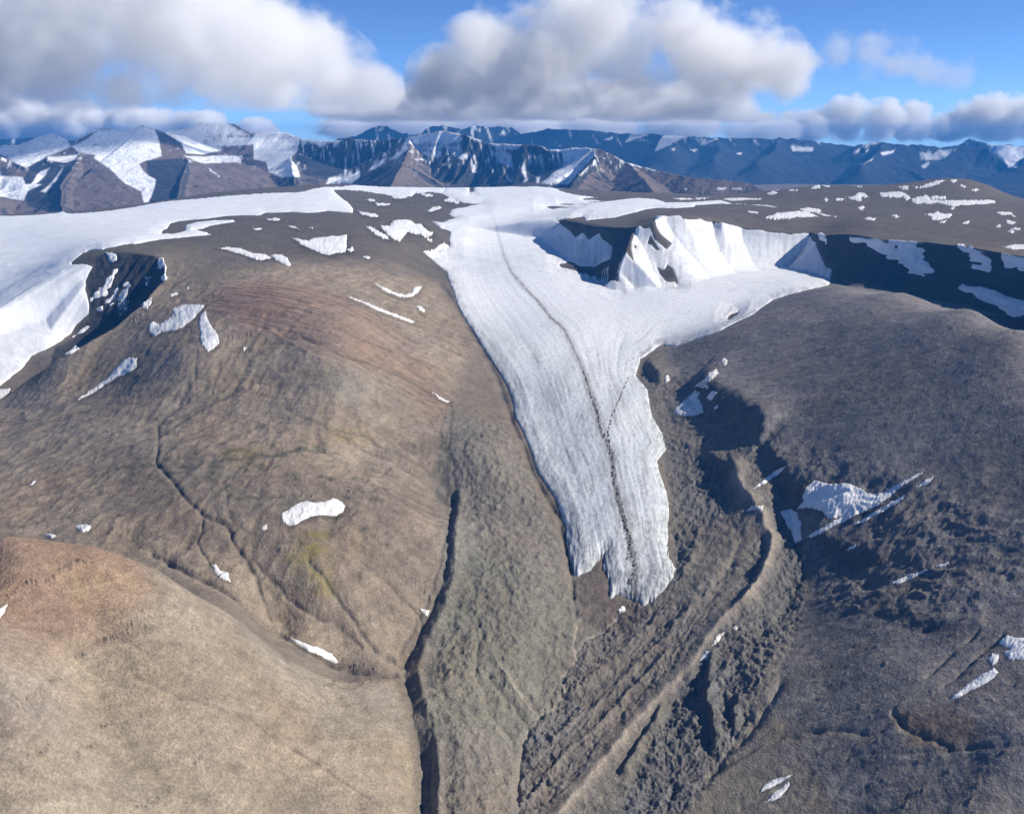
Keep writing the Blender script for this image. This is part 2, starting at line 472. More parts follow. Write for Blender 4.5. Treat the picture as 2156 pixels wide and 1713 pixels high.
# rough hummocks of the moraine
hum = ridged(wx / 48, wy / 48, 4, 12)
hum2 = np.abs(fbm(X / 34 + f_mid, Y / 30, 4, 19))
dZ += M_HUM * ((hum - .55) * 9 + (hum2 - .25) * 9 + f_small * 2.0) + M_MOR * (1 - M_HUM) * ((hum - .5) * 4.0 + f_small * 1.6)
knob = sstep(.42, .75, fbm(X / 13, Y / 13, 2, 91)) * nm
dZ += M_MOR * knob * 2.6
sharp = ridged(X / 15 + .4 * f_small, Y / 17, 3, 13) * nm
dZ += M_HUM * ((sharp - .5) * 4.2 + f_fine * 1.3) + M_MOR * (1 - M_HUM) * (sharp - .5) * 1.4 * nm
dF = direction((1140, 1640), (1400, 1350))
tF, nF = X * dF[0] + Y * dF[1], -X * dF[1] + Y * dF[0]
M_F = mask([(1110,1560),(1180,1450),(1260,1330),(1400,1270),(1510,1290),(1440,1400),(1300,1550),(1160,1713),(1090,1740)], 14)
flu = ridged(tF / 90 + .6 * f_mid, (nF + 16 * f_mid + 10 * fbm(X / 48, Y / 48, 2, 232)) / 15, 3, 14)
dZ *= 1 - .25 * M_F
dZ += M_F * ((flu - .5) * 3.4 + (hum2 - .25) * 4.5 + (sharp - .5) * 1.6)
# streaked, blocky right-hand slope
str1 = ridged(tC / 190 + f_mid * .3, nC / 22, 3, 21)
str2 = fbm(tC / 60, nC / 10, 3, 22)
blk = sstep(.30, .62, fbm(tC / 34, nC / 17, 3, 23)) * M_C
bigC = fbm(X / 160, Y / 120, 3, 29)
dZ += M_C * ((str1 - .5) * 2.4 + str2 * 1.3 + bigC * 4.5 + blk * 2.4)
low_c = mask([(1430,840),(1600,860),(1700,960),(1960,1010),(2156,1100),(2156,1250),(1950,1330),(1750,1300),(1700,1150),(1640,1020),(1500,960)], 35)
dZ += M_C * low_c * (bigC * 9 + (ridged(wx / 75, wy / 60, 3, 181) - .5) * 9 + (hum2 - .25) * 5)
botC = mask([(1500,1713),(1700,1560),(2000,1500),(2300,1480),(2300,1900),(1500,1900)], 40)
dZ += botC * (fbm(X / 90, Y / 70, 4, 37) * 6)
M_V = mask([(962,900),(1060,880),(1110,980),(1185,1170),(1205,1300),(1170,1480),(1095,1560),(1085,1800),(925,1800),(915,1500),(935,1300),(962,1100)], 16)
tV, nV = X * dL[0] + Y * dL[1], -X * dL[1] + Y * dL[0]
dZ += M_V * ((ridged(tV / 170 + f_mid * .5, nV / 44 + .6 * f_mid, 3, 34) - .5) * 3.4 + (hum2 - .25) * 5 + f_small * 1.2)
# benches on the left hillside
bed = fbm(tB / 420, nB / 26, 3, 41)
dZ += M_BED * (ridged(tB / 600 + f_mid * .2, nB / 40, 3, 42) - .5) * 7
bench = fbm(tB / 260, nB / 60, 3, 44)
dZ += M_B * bench * 3
rillB = ridged(wx / 85, wy / 240, 3, 46)
dZ += M_B * (1 - M_BED) * (rillB - .55) * 6.0

ALB = np.zeros(X.shape + (3,))
def paint(wt, col, m_=None):
    c = np.array(col)
    if m_ is None:
        ALB[:] = ALB * (1 - wt[..., None]) + c * wt[..., None]
    else:
        ALB[m_] = ALB[m_] * (1 - wt[..., None]) + c * wt[..., None]
ALB[:] = (.205, .168, .128)
paint(M_PL, (.130, .112, .088))
paint(M_B, (.305, .242, .176))
paint(M_LEFT * .42, (.195, .168, .140))
paint(M_BED * (.55 + .45 * sstep(-.3, .4, bed)), (.275, .192, .142))
paint(mask([(420,620),(560,600),(620,660),(520,690),(430,660)], 25) * .6, (.25, .155, .11))
paint(mask([(600,740),(760,760),(900,840),(860,900),(700,870),(580,800)], 30) * .55, (.25, .215, .165))
paint(mask([(680,780),(760,800),(740,850),(650,830)], 25) * .4, (.20, .205, .165))
paint(mask([(200,960),(450,950),(700,1010),(900,1060),(850,1300),(700,1330),(420,1170),(250,1080)], 50) * .6, (.180, .145, .115))
paint(mask([(880,860),(940,860),(945,1100),(905,1260),(780,1200),(760,1000)], 30) * .55, (.245, .200, .155))
paint(M_MOR, (.212, .186, .150))
paint(M_HUM * .85, (.140, .132, .124))
paint(M_F * .6, (.185, .158, .135))
paint(mask([(920,1250),(1000,1150),(1180,1220),(1210,1320),(1180,1480),(1090,1560),(900,1560),(890,1420)], 30) * .8, (.205, .190, .145))
patchC = fbm(wx / 110, wy / 90, 4, 182)
paint(M_C, (.196, .179, .170))
paint(mask([(1560,1560),(1700,1330),(1850,1380),(1980,1480),(1800,1560),(1640,1713),(1500,1713)], 40) * .6, (.215, .195, .165))
paint(mask([(1480,1713),(1640,1580),(1800,1520),(1980,1560),(2156,1600),(2156,1800),(1450,1800)], 50) * .4 * sstep(-.4, .3, patchC), (.255, .222, .182))
paint(mask([(1880,1500),(2040,1490),(2060,1560),(1920,1560)], 22) * .6, (.185, .125, .08))
paint(mask([(1500,1640),(1620,1590),(1680,1650),(1600,1713),(1480,1730)], 30) * .5, (.235, .205, .150))
paint(mask([(1215,1225),(1273,1170),(1300,1250),(1370,1280),(1330,1330),(1225,1310)], 8) * .85, (.125, .102, .088))
paint(M_A, (.305, .246, .178))
paint(mask([(-40,1125),(130,1140),(300,1190),(330,1260),(250,1330),(60,1330),(-60,1300)], 40) * .75 * M_A, (.315, .205, .135))
paint(mask([(110,1190),(250,1180),(320,1230),(260,1290),(150,1270)], 30) * .7 * M_A, (.36, .255, .155))
paint(mask([(0,1290),(130,1260),(160,1340),(40,1420),(-60,1400)], 30) * .5 * M_A, (.235, .165, .125))
paint(mask([(480,1290),(620,1390),(720,1450),(830,1450),(850,1560),(700,1560),(560,1430)], 30) * .5 * M_A, (.285, .250, .200))
paint(mask([(380,1400),(560,1420),(600,1560),(430,1580),(330,1480)], 60) * .5 * M_A, (.245, .205, .155))
paint(mask([(0,1440),(140,1430),(130,1560),(0,1600)], 40) * .5 * M_A, (.25, .205, .175))
# speckle, streak and seep colours that belong to the rock
va = 1 + .20 * f_mid + .16 * f_small + .13 * f_fine * near + .14 * f_big
ALB *= np.clip(va, .45, 1.7)[..., None]
ALB *= (1 + M_F * .38 * (flu - .5) + M_HUM * .5 * (sharp - .5) * nm)[..., None]
ALB *= (1 + M_C * (.30 * str2 + .22 * (str1 - .5)) - .35 * blk)[..., None]
strat = noise(BASE / 9.0 + .5 * f_mid, X / 700, 81) + .6 * noise(BASE / 4.0 + .4 * f_mid, X / 500, 82)
ALB *= (1 + M_BED * .34 * bed + M_B * (.16 * bench + .10 * strat))[..., None]
patchy = fbm(wx / 150, wy / 150, 4, 55)
ALB *= (1 + (M_A + .8 * M_B) * .20 * patchy)[..., None]
tint = fbm(X / 260, Y / 260, 3, 61)
ALB[..., 0] *= 1 + .07 * tint; ALB[..., 2] *= 1 - .08 * tint
tA = fbm((X * .8 + Y * .6) / 120, (-X * .6 + Y * .8) / 14, 3, 63)
ALB *= (1 + M_A * (.16 * tA + .10 * strat))[..., None]
dZ += M_A * tA * .9
albA = fbm(wx / 60, wy / 45, 4, 171)
ALB *= (1 + M_A * .16 * albA)[..., None]
paint(M_A * sstep(.25, .6, fbm((X * .8 + Y * .6) / 90, (-X * .6 + Y * .8) / 22, 4, 172)) * .35, (.36, .31, .245))
pale = sstep(.25, .7, fbm(X / 55, Y / 40, 3, 65)) * (M_MOR + .5 * M_A)
paint(np.clip(pale, 0, 1) * .35, (.30, .27, .215))
moss = .25 + .75 * sstep(-.1, .4, fbm(wx / 60, wy / 45, 4, 67))
for P_, k in (([(455,950),(540,940),(560,975),(480,985)], .75), ([(615,1120),(690,1110),(710,1260),(640,1260),(600,1180)], .6), ([(690,900),(760,905),(800,940),(700,930)], .45), ([(1600,1520),(1700,1530),(1690,1560),(1610,1550)], .4)):
    paint(mask(P_, 14) * moss * k, (.24, .20, .035))
paint(mask([(240,930),(700,930),(860,1060),(760,1150),(560,1080),(300,1010)], 30) * sstep(.05, .45, fbm(wx / 45, wy / 45, 4, 68)) * .7, (.085, .088, .050))

rx = np.arange(-2600, 2600.1, 9.0); ry = np.arange(1150, 6200.1, 9.0)
RX, RY = np.meshgrid(rx, ry)
def resample(Z_):
    return G.h(RX, RY, Z_)
rz_ = resample(BASE) + 3.2 * fbm(RX / 120, RY / 120, 4, 151) + 1.3 * fbm(RX / 38, RY / 38, 2, 152)
nr_, nc_ = rz_.shape
best = np.full(rz_.shape, 0.0); dst = np.arange(rz_.size).reshape(rz_.shape).copy()
idx_ = np.arange(rz_.size).reshape(rz_.shape)
for dy_ in (-1, 0, 1):
    for dx_ in (-1, 0, 1):
        if dx_ == 0 and dy_ == 0: continue
        sh = np.roll(np.roll(rz_, -dy_, 0), -dx_, 1); si = np.roll(np.roll(idx_, -dy_, 0), -dx_, 1)
        gr = (rz_ - sh) / math.hypot(dx_, dy_)
        gr[0] = gr[-1] = 0; gr[:, 0] = gr[:, -1] = 0
        mb = gr > best
        best = np.where(mb, gr, best); dst = np.where(mb, si, dst)
acc = [1.0] * rz_.size
dl_ = dst.ravel().tolist()
for i_ in np.argsort(-rz_.ravel()).tolist():
    j_ = dl_[i_]
    if j_ != i_: acc[j_] += acc[i_]
acc = np.array(acc).reshape(rz_.shape)
rill = np.clip(np.log(acc / 14.0) / math.log(900 / 14.0), 0, 1)
def blur(a_):
    a_ = .5 * a_ + .25 * (np.roll(a_, 1, 0) + np.roll(a_, -1, 0))
    return .5 * a_ + .25 * (np.roll(a_, 1, 1) + np.roll(a_, -1, 1))
rill_n, rill_w = blur(rill), blur(blur(blur(rill)))
def lift(a_):
    jx, jy = X + 7 * noise(X / 21, Y / 21, 153), Y + 7 * noise(X / 21, Y / 21, 154)
    fi = np.clip((jx - rx[0]) / 9.0, 0, nc_ - 1.001); fj = np.clip((jy - ry[0]) / 9.0, 0, nr_ - 1.001)
    i0, j0 = fi.astype(int), fj.astype(int); tx, ty = fi - i0, fj - j0
    v_ = (a_[j0, i0] * (1 - tx) + a_[j0, i0 + 1] * tx) * (1 - ty) + (a_[j0 + 1, i0] * (1 - tx) + a_[j0 + 1, i0 + 1] * tx) * ty
    return v_ * (np.abs(X) < 2580) * (Y > 1160) * (Y < 6180)
RN, RW = lift(rill_n), lift(rill_w)
k_r = np.clip(1.0 * M_B + .55 * M_A + .6 * M_C + .25 * M_MOR, 0, 1.1) * (1 - .6 * M_PL)
dZ -= k_r * (RN * 5.0 + RW * 4.0)
ALB *= (1 - k_r * np.clip(.42 * RN + .14 * RW, 0, .5))[..., None]
ALB[..., 1] *= 1 + .05 * k_r * RW
fan = np.clip(RW * 3 * sstep(.25, .0, RN), 0, 1)
ALB *= (1 + .12 * k_r * fan)[..., None]
def cut(pts, width, depth, col=None, k=0.0, rough=3, seed=0, sharp=1.3, colw=1.0):
    m_, d_, s_, sd_ = stroke(pts, width, rough, seed)
    mod = .75 + .5 * noise(s_ / 30, s_ * 0, seed)
    dZ[m_] += -depth * mod * np.exp(-np.abs(d_) ** sharp * 1.2)
    if col is not None:
        paint(k * np.exp(-(d_ / colw) ** 2 * 1.5) * np.clip(mod, 0, 1.1), col, m_)
def scarp(pts, width, height, reach, seed):
    m_, d_, s_, sd_ = stroke(pts, width, 5, seed) if False else (None, None, None, None)
    P = MP(roughen(pts, 5, 3, seed, closed=False))
    pad = reach * 2.2
    m_ = (A > P[:, 0].min() - pad) & (A < P[:, 0].max() + pad) & (B > P[:, 1].min() - pad) & (B < P[:, 1].max() + pad)
    d_, s_, sd_ = seg_dist(A[m_], B[m_], P)
    q = d_ * sd_ / width
    ends = sstep(0, 30, s_) * sstep(s_.max(), s_.max() - 30, s_)
    dZ[m_] += height * sstep(-1, 1, q) * np.where(q > 0, np.exp(-(d_ / reach) ** 2), np.exp(-(d_ / (width * 1.2)) ** 2)) * ends
    paint(.55 * np.exp(-(q / 1.1) ** 2) * ends, (.085, .080, .078), m_)
DK = (.075, .068, .058); GRN = (.085, .085, .058); LT = (.40, .34, .27)
GULLY = [(948,850),(943,950),(952,1000),(954,1050),(940,1130),(936,1200),(916,1262),(882,1332),(853,1390),(850,1432),(866,1500),(884,1580),(888,1650),(884,1713),(880,1800)]
cut(GULLY[:4], 6, 3.5, DK, .3, 6, 1)
cut(GULLY[3:9], 9, 13, DK, .4, 5, 1)
cut(GULLY[8:], 11, 11, DK, .3, 6, 1)
cut([(944,1120),(926,1190),(905,1250),(872,1320),(842,1385)], 5, 5, DK, .4, 5, 70)
cut([(905,1500),(912,1580),(906,1650),(908,1713)], 6, 5, None, 0, 5, 71)
cut([(968,1040),(958,1150),(956,1215),(934,1288),(902,1350),(880,1410),(896,1480),(916,1560),(926,1640),(922,1713),(930,1800)], 16, -14, None, 0, 3, 2, 1.6)
CREST = [(1545,1005),(1572,1048),(1602,1090),(1622,1140),(1614,1190),(1582,1245),(1542,1290),(1502,1335),(1470,1380),(1430,1425),(1380,1480),(1330,1530),(1290,1580),(1240,1640),(1180,1713),(1140,1790)]
m_, d_, s_, sd_ = stroke(CREST, 22, 5, 3)
dZ[m_] *= 1 - .9 * np.exp(-(d_ / .9) ** 2)
lowr = sstep(330, 520, s_)
kk_ = np.where(sd_ > 0, np.exp(-np.abs(d_ / (1.25 - .5 * lowr)) ** 1.5), np.exp(-np.abs(d_ / (.62 + .9 * lowr)) ** 1.3))
dZ[m_] += (25 - 12 * lowr) * (.85 + .3 * noise(s_ / 40, s_ * 0, 3)) * kk_
wv = .75 + .35 * noise(s_ / 28, s_ * 0, 8)
paint(.92 * np.clip(np.exp(-(np.where(sd_ > 0, d_ / (.95 - .35 * lowr), d_ / .5) / wv) ** 2), 0, 1) * (.8 + .2 * noise(s_ / 9, d_, 5)), (.42, .35, .275), m_)
cut([(1525,1060),(1560,1130),(1540,1200),(1490,1270)], 14, 6, None, 0, 4, 4)
cut([(1400,1290),(1330,1350),(1270,1410),(1210,1450)], 16, -9, (.24, .205, .16), .6, 5, 5)
cut([(1420,1330),(1340,1400),(1280,1470),(1200,1520),(1130,1590)], 10, -7, (.22, .19, .15), .4, 5, 6)
cut([(1400,1380),(1330,1450),(1260,1530),(1180,1600),(1120,1680)], 10, -8, (.22, .19, .15), .4, 5, 7)
scarp([(1500,1368),(1487,1421),(1482,1482),(1498,1544),(1490,1590)], 6, 15, 26, 67)
scarp([(1390,1475),(1376,1523),(1338,1575),(1300,1640)], 6, 11, 22, 68)
scarp([(1560,1440),(1540,1500),(1545,1560)], 6, 9, 22, 69)
cut([(1370,1440),(1300,1520),(1240,1590),(1170,1660),(1120,1713)], 8, 3, DK, .2, 9, 8)
cut([(1640,1020),(1665,1080),(1680,1150),(1690,1210),(1660,1270),(1600,1330)], 14, 10, DK, .2, 6, 9)
cut([(1225,1300),(1208,1350),(1216,1382),(1182,1420),(1190,1450),(1168,1485),(1130,1510),(1112,1532)], 4, 3, LT, .9, 5, 10, 1.3, .7)
cut([(1300,1300),(1240,1340),(1214,1372)], 3.5, 2, LT, .7, 5, 11, 1.3, .7)
cut([(1112,1532),(1100,1560),(1094,1600),(1090,1650),(1094,1713),(1090,1800)], 9, 13, LT, .5, 4, 12, 1.4, .35)
cut([(1030,1420),(1052,1450),(1080,1480),(1104,1515)], 8, 9, DK, .3, 3, 13)
cut([(1050,1400),(1072,1432),(1100,1470),(1120,1500)], 7, -7, LT, .5, 3, 14)
cut([(1015,1330),(1000,1420),(1030,1500),(1080,1560)], 10, 6, None, 0, 6, 15)
cut([(930,600),(965,650),(1012,725),(1048,795),(1078,885),(1125,1000),(1175,1085),(1192,1150),(1205,1215),(1212,1290)], 8, 9, DK, .6, 3, 16)
cut([(320,1165),(400,1210),(480,1250),(560,1310),(620,1352),(700,1396),(760,1413),(832,1416)], 9, 13, DK, .45, 4, 17)
cut([(415,741),(412,790),(395,821),(375,860),(332,891),(328,971)], 5.5, 6, (.10, .095, .075), .7, 5, 18)
cut([(460,760),(450,810),(440,851)], 4, 3, (.10, .095, .075), .5, 4, 19)
cut([(330,975),(415,1071),(470,1101),(492,1142),(540,1215),(568,1300)], 6, 8, (.10, .09, .075), .6, 6, 20)
cut([(425,1091),(415,1142),(440,1190)], 4, 5, (.10, .09, .075), .5, 4, 21)
cut([(215,1000),(245,985),(325,978),(400,985),(475,966),(600,955),(680,950)], 7, 2, GRN, .8, 6, 22)
cut([(700,905),(760,915),(830,950),(930,1010)], 5, 3, (.13, .11, .08), .6, 5, 23)
cut([(600,905),(560,960),(470,1010),(480,1070),(520,1120)], 6, 3, GRN, .5, 8, 24)
cut([(540,1187),(575,1222),(605,1260),(650,1292),(700,1310),(760,1360)], 5, 7, (.13, .11, .09), .5, 5, 25)
cut([(650,1180),(690,1230),(750,1312),(800,1377),(845,1400)], 6, 9, (.10, .092, .075), .6, 5, 26)
cut([(760,1180),(820,1230),(880,1290),(890,1325)], 4, 5, (.12, .1, .085), .5, 5, 27)
cut([(635,711),(750,756),(850,796),(945,846)], 3.5, 4, (.12, .085, .065), .7, 2, 28)
cut([(700,690),(820,736),(930,781)], 3, 3, (.12, .085, .065), .5, 2, 29)
cut([(560,690),(700,770),(800,820),(860,850)], 3, -3, (.27, .2, .145), .5, 2, 30)
cut([(600,860),(690,905),(800,960),(930,1040)], 4, 3, (.13, .11, .09), .4, 5, 31)
cut([(280,1422),(400,1467),(525,1512),(610,1572),(700,1632),(800,1695)], 4, 3.5, (.165, .125, .095), .6, 4, 32)
cut([(90,1290),(220,1330),(330,1380)], 4, 2, (.19, .145, .11), .4, 5, 33)
cut([(760,1010),(850,1060),(930,1110)], 4, 3, (.15, .12, .1), .4, 4, 34)
cut([(1640,1282),(1673,1277),(1828,1247),(1998,1187),(2140,1130)], 4, 5, (.25, .24, .23), .35, 2, 35)
cut([(1953,1422),(2010,1370),(2060,1330)], 5, 6, DK, .3, 3, 36)
cut([(1990,1440),(2050,1390),(2110,1340)], 5, 7, DK, .3, 3, 37)
cut([(1400,1713),(1428,1640),(1503,1622),(1600,1570),(1700,1540),(1828,1547),(1903,1512)], 7, 6, DK, .3, 5, 38)
cut([(1560,1700),(1700,1630),(1800,1590),(1950,1580),(2156,1570)], 7, 4, DK, .3, 6, 39)
cut([(1880,1500),(1905,1530),(1960,1550),(2000,1570)], 6, 8, DK, .4, 4, 40)
for i_, (p, q) in enumerate((((1500,1230),(1420,1310)), ((1540,1180),(1480,1250)), ((1470,1120),(1440,1200)), ((1580,1500),(1500,1620)), ((1530,1400),(1440,1540)), ((1640,1440),(1560,1560)))):
    cut([p, ((p[0] + q[0]) / 2 + 6, (p[1] + q[1]) / 2), q], 13, 12 if i_ % 2 else -11, None, 0, 8, 50 + i_)
scarp([(1350,760),(1372,790),(1392,820)], 9, 20, 30, 60)
scarp([(1452,806),(1492,842),(1545,868),(1588,898),(1606,935)], 22, 38, 50, 61)
scarp([(1600,945),(1632,985),(1668,1040),(1690,1080)], 11, 20, 34, 65)
scarp([(1470,960),(1520,985),(1560,1020)], 9, 16, 26, 66)
scarp([(1700,1110),(1745,1150),(1810,1172),(1870,1180)], 12, 9, 36, 62)
scarp([(1830,1240),(1870,1285),(1925,1310),(2000,1330),(2080,1325)], 16, 8, 40, 63)
# little broken ledges of rock
def ledge(pts, width=7, height=5, col=(.11, .095, .08), seed=0):
    m_, d_, s_, sd_ = stroke(pts, width, 14, seed)
    teeth = sstep(-.2, .5, noise(s_ / 3.6, d_ * 1.1, seed + 3) + .4 * noise(s_ / 1.7, d_ * 2, seed + 4)) * sstep(-.5, .1, noise(s_ / 28.0, s_ * 0, seed + 9))
    k = teeth * np.exp(-d_ * d_ * 1.2)
    dZ[m_] += height * k
    paint(np.clip(k * .8, 0, 1), col, m_)
for i_, L_ in enumerate(([(10,1255),(80,1225),(150,1195),(210,1180)], [(222,1348),(260,1330),(308,1318)], [(160,1382),(200,1368)], [(40,1490),(80,1460),(130,1430)], [(590,1160),(620,1160)],
        [(395,1330),(425,1322)], [(320,1690),(330,1680)], [(410,1610),(428,1592)], [(660,1470),(710,1430)], [(215,1530),(245,1515)], [(160,1600),(195,1570)], [(620,1045),(700,1042),(760,1032)], [(790,1005),(850,985),(905,975)],
        [(480,706),(530,702)], [(265,669),(318,669)], [(740,1400),(790,1408)], [(430,632),(470,622)], [(400,1400),(440,1380)], [(60,1590),(110,1560)], [(290,1700),(335,1680)], [(870,1210),(905,1255)], [(700,1110),(760,1080)],
        [(455,560),(500,545),(540,548)], [(770,1130),(820,1120)], [(1900,1700),(1945,1660)], [(2040,1690),(2060,1650)])):
    ledge(L_, 5, 3.6, (.15, .125, .105), 100 + i_)
# ice bodies: outline in plan, so that the rock below them is smooth
OUT_G = [(929, 408), (931, 408), (951, 418), (976, 427), (1014, 429), (985, 435), (951, 441), (944, 451), (959, 459), (929, 469), (909, 466), (929, 481), (949, 488), (945, 505), (947, 520), (925, 530), (897, 536), (920, 556), (940, 572), (950, 602), (962, 640), (985, 680), (1010, 720), (1050, 783), (1076, 832), (1085, 880), (1110, 930), (1135, 1000), (1171, 1052), (1190, 1110), (1200, 1180), (1213, 1214), (1243, 1202), (1273, 1167), (1270, 1197), (1283, 1224), (1283, 1262), (1303, 1250), (1328, 1262), (1358, 1277), (1378, 1264), (1403, 1237), (1423, 1197), (1408, 1172), (1405, 1142), (1408, 1066), (1398, 1021), (1383, 971), (1403, 946), (1393, 911), (1373, 876), (1363, 821), (1338, 791), (1348, 756), (1378, 736), (1393, 726), (1423, 728), (1458, 716), (1518, 696), (1578, 666), (1628, 631), (1678, 616), (1743, 601), (1749, 592), (1752, 567), (1739, 562), (1724, 529), (1714, 509), (1709, 504), (1702, 491), (1662, 494), (1617, 489), (1605, 484), (1570, 484), (1560, 479), (1515, 470), (1498, 468), (1483, 466), (1470, 461), (1463, 463), (1440, 462), (1430, 455), (1380, 456), (1375, 466), (1388, 488), (1415, 513), (1403, 525), (1378, 505), (1373, 490), (1370, 480), (1338, 483), (1335, 496), (1328, 523), (1335, 553), (1318, 531), (1313, 538), (1300, 573), (1305, 594), (1288, 591), (1273, 584), (1258, 588), (1233, 576), (1205, 568), (1180, 562), (1178, 556), (1200, 550), (1225, 562), (1255, 560), (1285, 545), (1290, 520), (1270, 505), (1262, 490), (1240, 505), (1225, 490), (1212, 500), (1203, 488), (1183, 475), (1172, 464), (1178, 463), (1228, 456), (1233, 464), (1295, 458), (1343, 446), (1378, 438), (1460, 436), (1465, 432), (1553, 429), (1600, 433), (1647, 438), (1617, 432), (1540, 428), (1515, 422), (1453, 426), (1403, 427), (1373, 419), (1328, 418), (1290, 423), (1233, 426), (1275, 423), (1225, 420), (1258, 416), (1193, 406), (1160, 394), (1128, 392), (1078, 393), (985, 394), (940, 395)]
OUT_I = [(-160, 860), (0, 812), (45, 777), (65, 750), (117, 725), (150, 702), (160, 685), (187, 660), (186, 635), (179, 610), (180, 592), (195, 562), (175, 556), (152, 558), (150, 553), (175, 533), (185, 528), (215, 526), (237, 521), (275, 513), (295, 512), (337, 504), (445, 494), (435, 489), (412, 484), (440, 476), (495, 467), (490, 463), (450, 464), (412, 468), (392, 474), (390, 486), (362, 493), (340, 493), (342, 485), (355, 478), (360, 470), (400, 463), (475, 455), (539, 454), (559, 448), (614, 446), (659, 448), (689, 444), (743, 449), (744, 440), (731, 425), (711, 410), (703, 400), (764, 402), (801, 408), (826, 412), (864, 414), (876, 407), (901, 404), (929, 408), (940, 395), (814, 394), (746, 390), (689, 393), (659, 398), (621, 406), (539, 408), (450, 415), (375, 422), (310, 431), (255, 440), (212, 446), (150, 450), (132, 446), (105, 450), (50, 454), (0, 455), (-160, 470)]
_zy, _zx = np.gradient(BASE, axis=0) / np.gradient(G.Yg, axis=0), np.gradient(BASE, axis=1) / np.gradient(G.X, axis=1)
flat_w = 1 - .85 * sstep(.2, .5, np.hypot(_zx, _zy))
def outline_sd(P_, amp, wl, sd0):
    pg = MP(roughen(P_, 1.5, 1, sd0))
    d_ = sd_local(A, B, pg, 30)
    q_ = d_ > -1e5
    d_[q_] += flat_w[q_] * amp * (fbm(A[q_] / wl, B[q_] / wl, 3, sd0) + .5 * noise(A[q_] / 2.2, B[q_] / 1.8, sd0 + 3))
    return d_
sdG = outline_sd(OUT_G, 1.5, 9.0, 401)
q_ = (sdG > -30) & (sdG < 60)
snout = sstep(3000, 2650, Y[q_])
sdG[q_] += snout * 7 * (fbm(A[q_] / 4.0 + B[q_] / 30, B[q_] / 40, 3, 404))
sdI = outline_sd(OUT_I, 1.6, 9.0, 402)
HOLES = [[(1382,561),(1388,576),(1403,593),(1420,593),(1428,604),(1425,586),(1416,564),(1405,556),(1398,568)], [(1363,514),(1370,496),(1376,506),(1390,526),(1383,527),(1372,516)], [(1336,516),(1341,517),(1339,524),(1335,522)],
 [(1530,671),(1540,661),(1556,656),(1551,663),(1536,674)], [(1150,436),(1170,434),(1202,437),(1163,441)], [(1176,430),(1200,429),(1228,431),(1200,432)], [(989,393),(997,393),(997,404),(989,407)]]
for h_ in HOLES:
    d_ = sd_local(A, B, MP(roughen(h_, 1.2, 2, 7)), 25)
    sdG = np.where(d_ > -1e5, np.minimum(sdG, -d_), sdG)
ice_in = sstep(-12, 5, np.maximum(sdG, sdI))
dZ *= 1 - .93 * ice_in
# dark basalt where the ground is steep, and as painted shade on the cliff outlines
G.Z = BASE + dZ
def slope_of(Z, g=G):
    zy = np.gradient(Z, axis=0) / np.gradient(g.Yg, axis=0)
    zx = np.gradient(Z, axis=1) / np.gradient(g.X, axis=1)
    zy = zy - zx * np.gradient(g.X, axis=0) / np.gradient(g.Yg, axis=0)
    return zx, zy
zx, zy = slope_of(BASE)
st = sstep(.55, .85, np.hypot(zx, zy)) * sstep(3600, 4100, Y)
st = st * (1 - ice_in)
strata = noise(G.Z / 14.0, X / 900, 71)
dZ += st * (ridged(X / 70, Y / 90, 3, 72) - .5) * 8
SHADED_CLIFFS = [[(176,553),(215,536),(250,531),(345,547),(347,590),(300,640),(240,690),(180,725),(120,760),(85,790),(117,728),(187,660),(181,600)],
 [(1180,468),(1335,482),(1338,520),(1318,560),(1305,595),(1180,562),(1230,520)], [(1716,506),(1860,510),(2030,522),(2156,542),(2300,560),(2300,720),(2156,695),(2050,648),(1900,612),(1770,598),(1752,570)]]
for P_ in SHADED_CLIFFS + HOLES:  # cliff outlines: shade painted in as basalt at any slope; holes are bare rock
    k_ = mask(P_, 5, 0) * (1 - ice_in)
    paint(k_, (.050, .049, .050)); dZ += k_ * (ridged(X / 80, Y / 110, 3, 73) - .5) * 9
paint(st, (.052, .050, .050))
ALB *= (1 + st * .35 * strata)[..., None]
G.Z = BASE + dZ
ALB = np.clip(ALB, .015, .6)

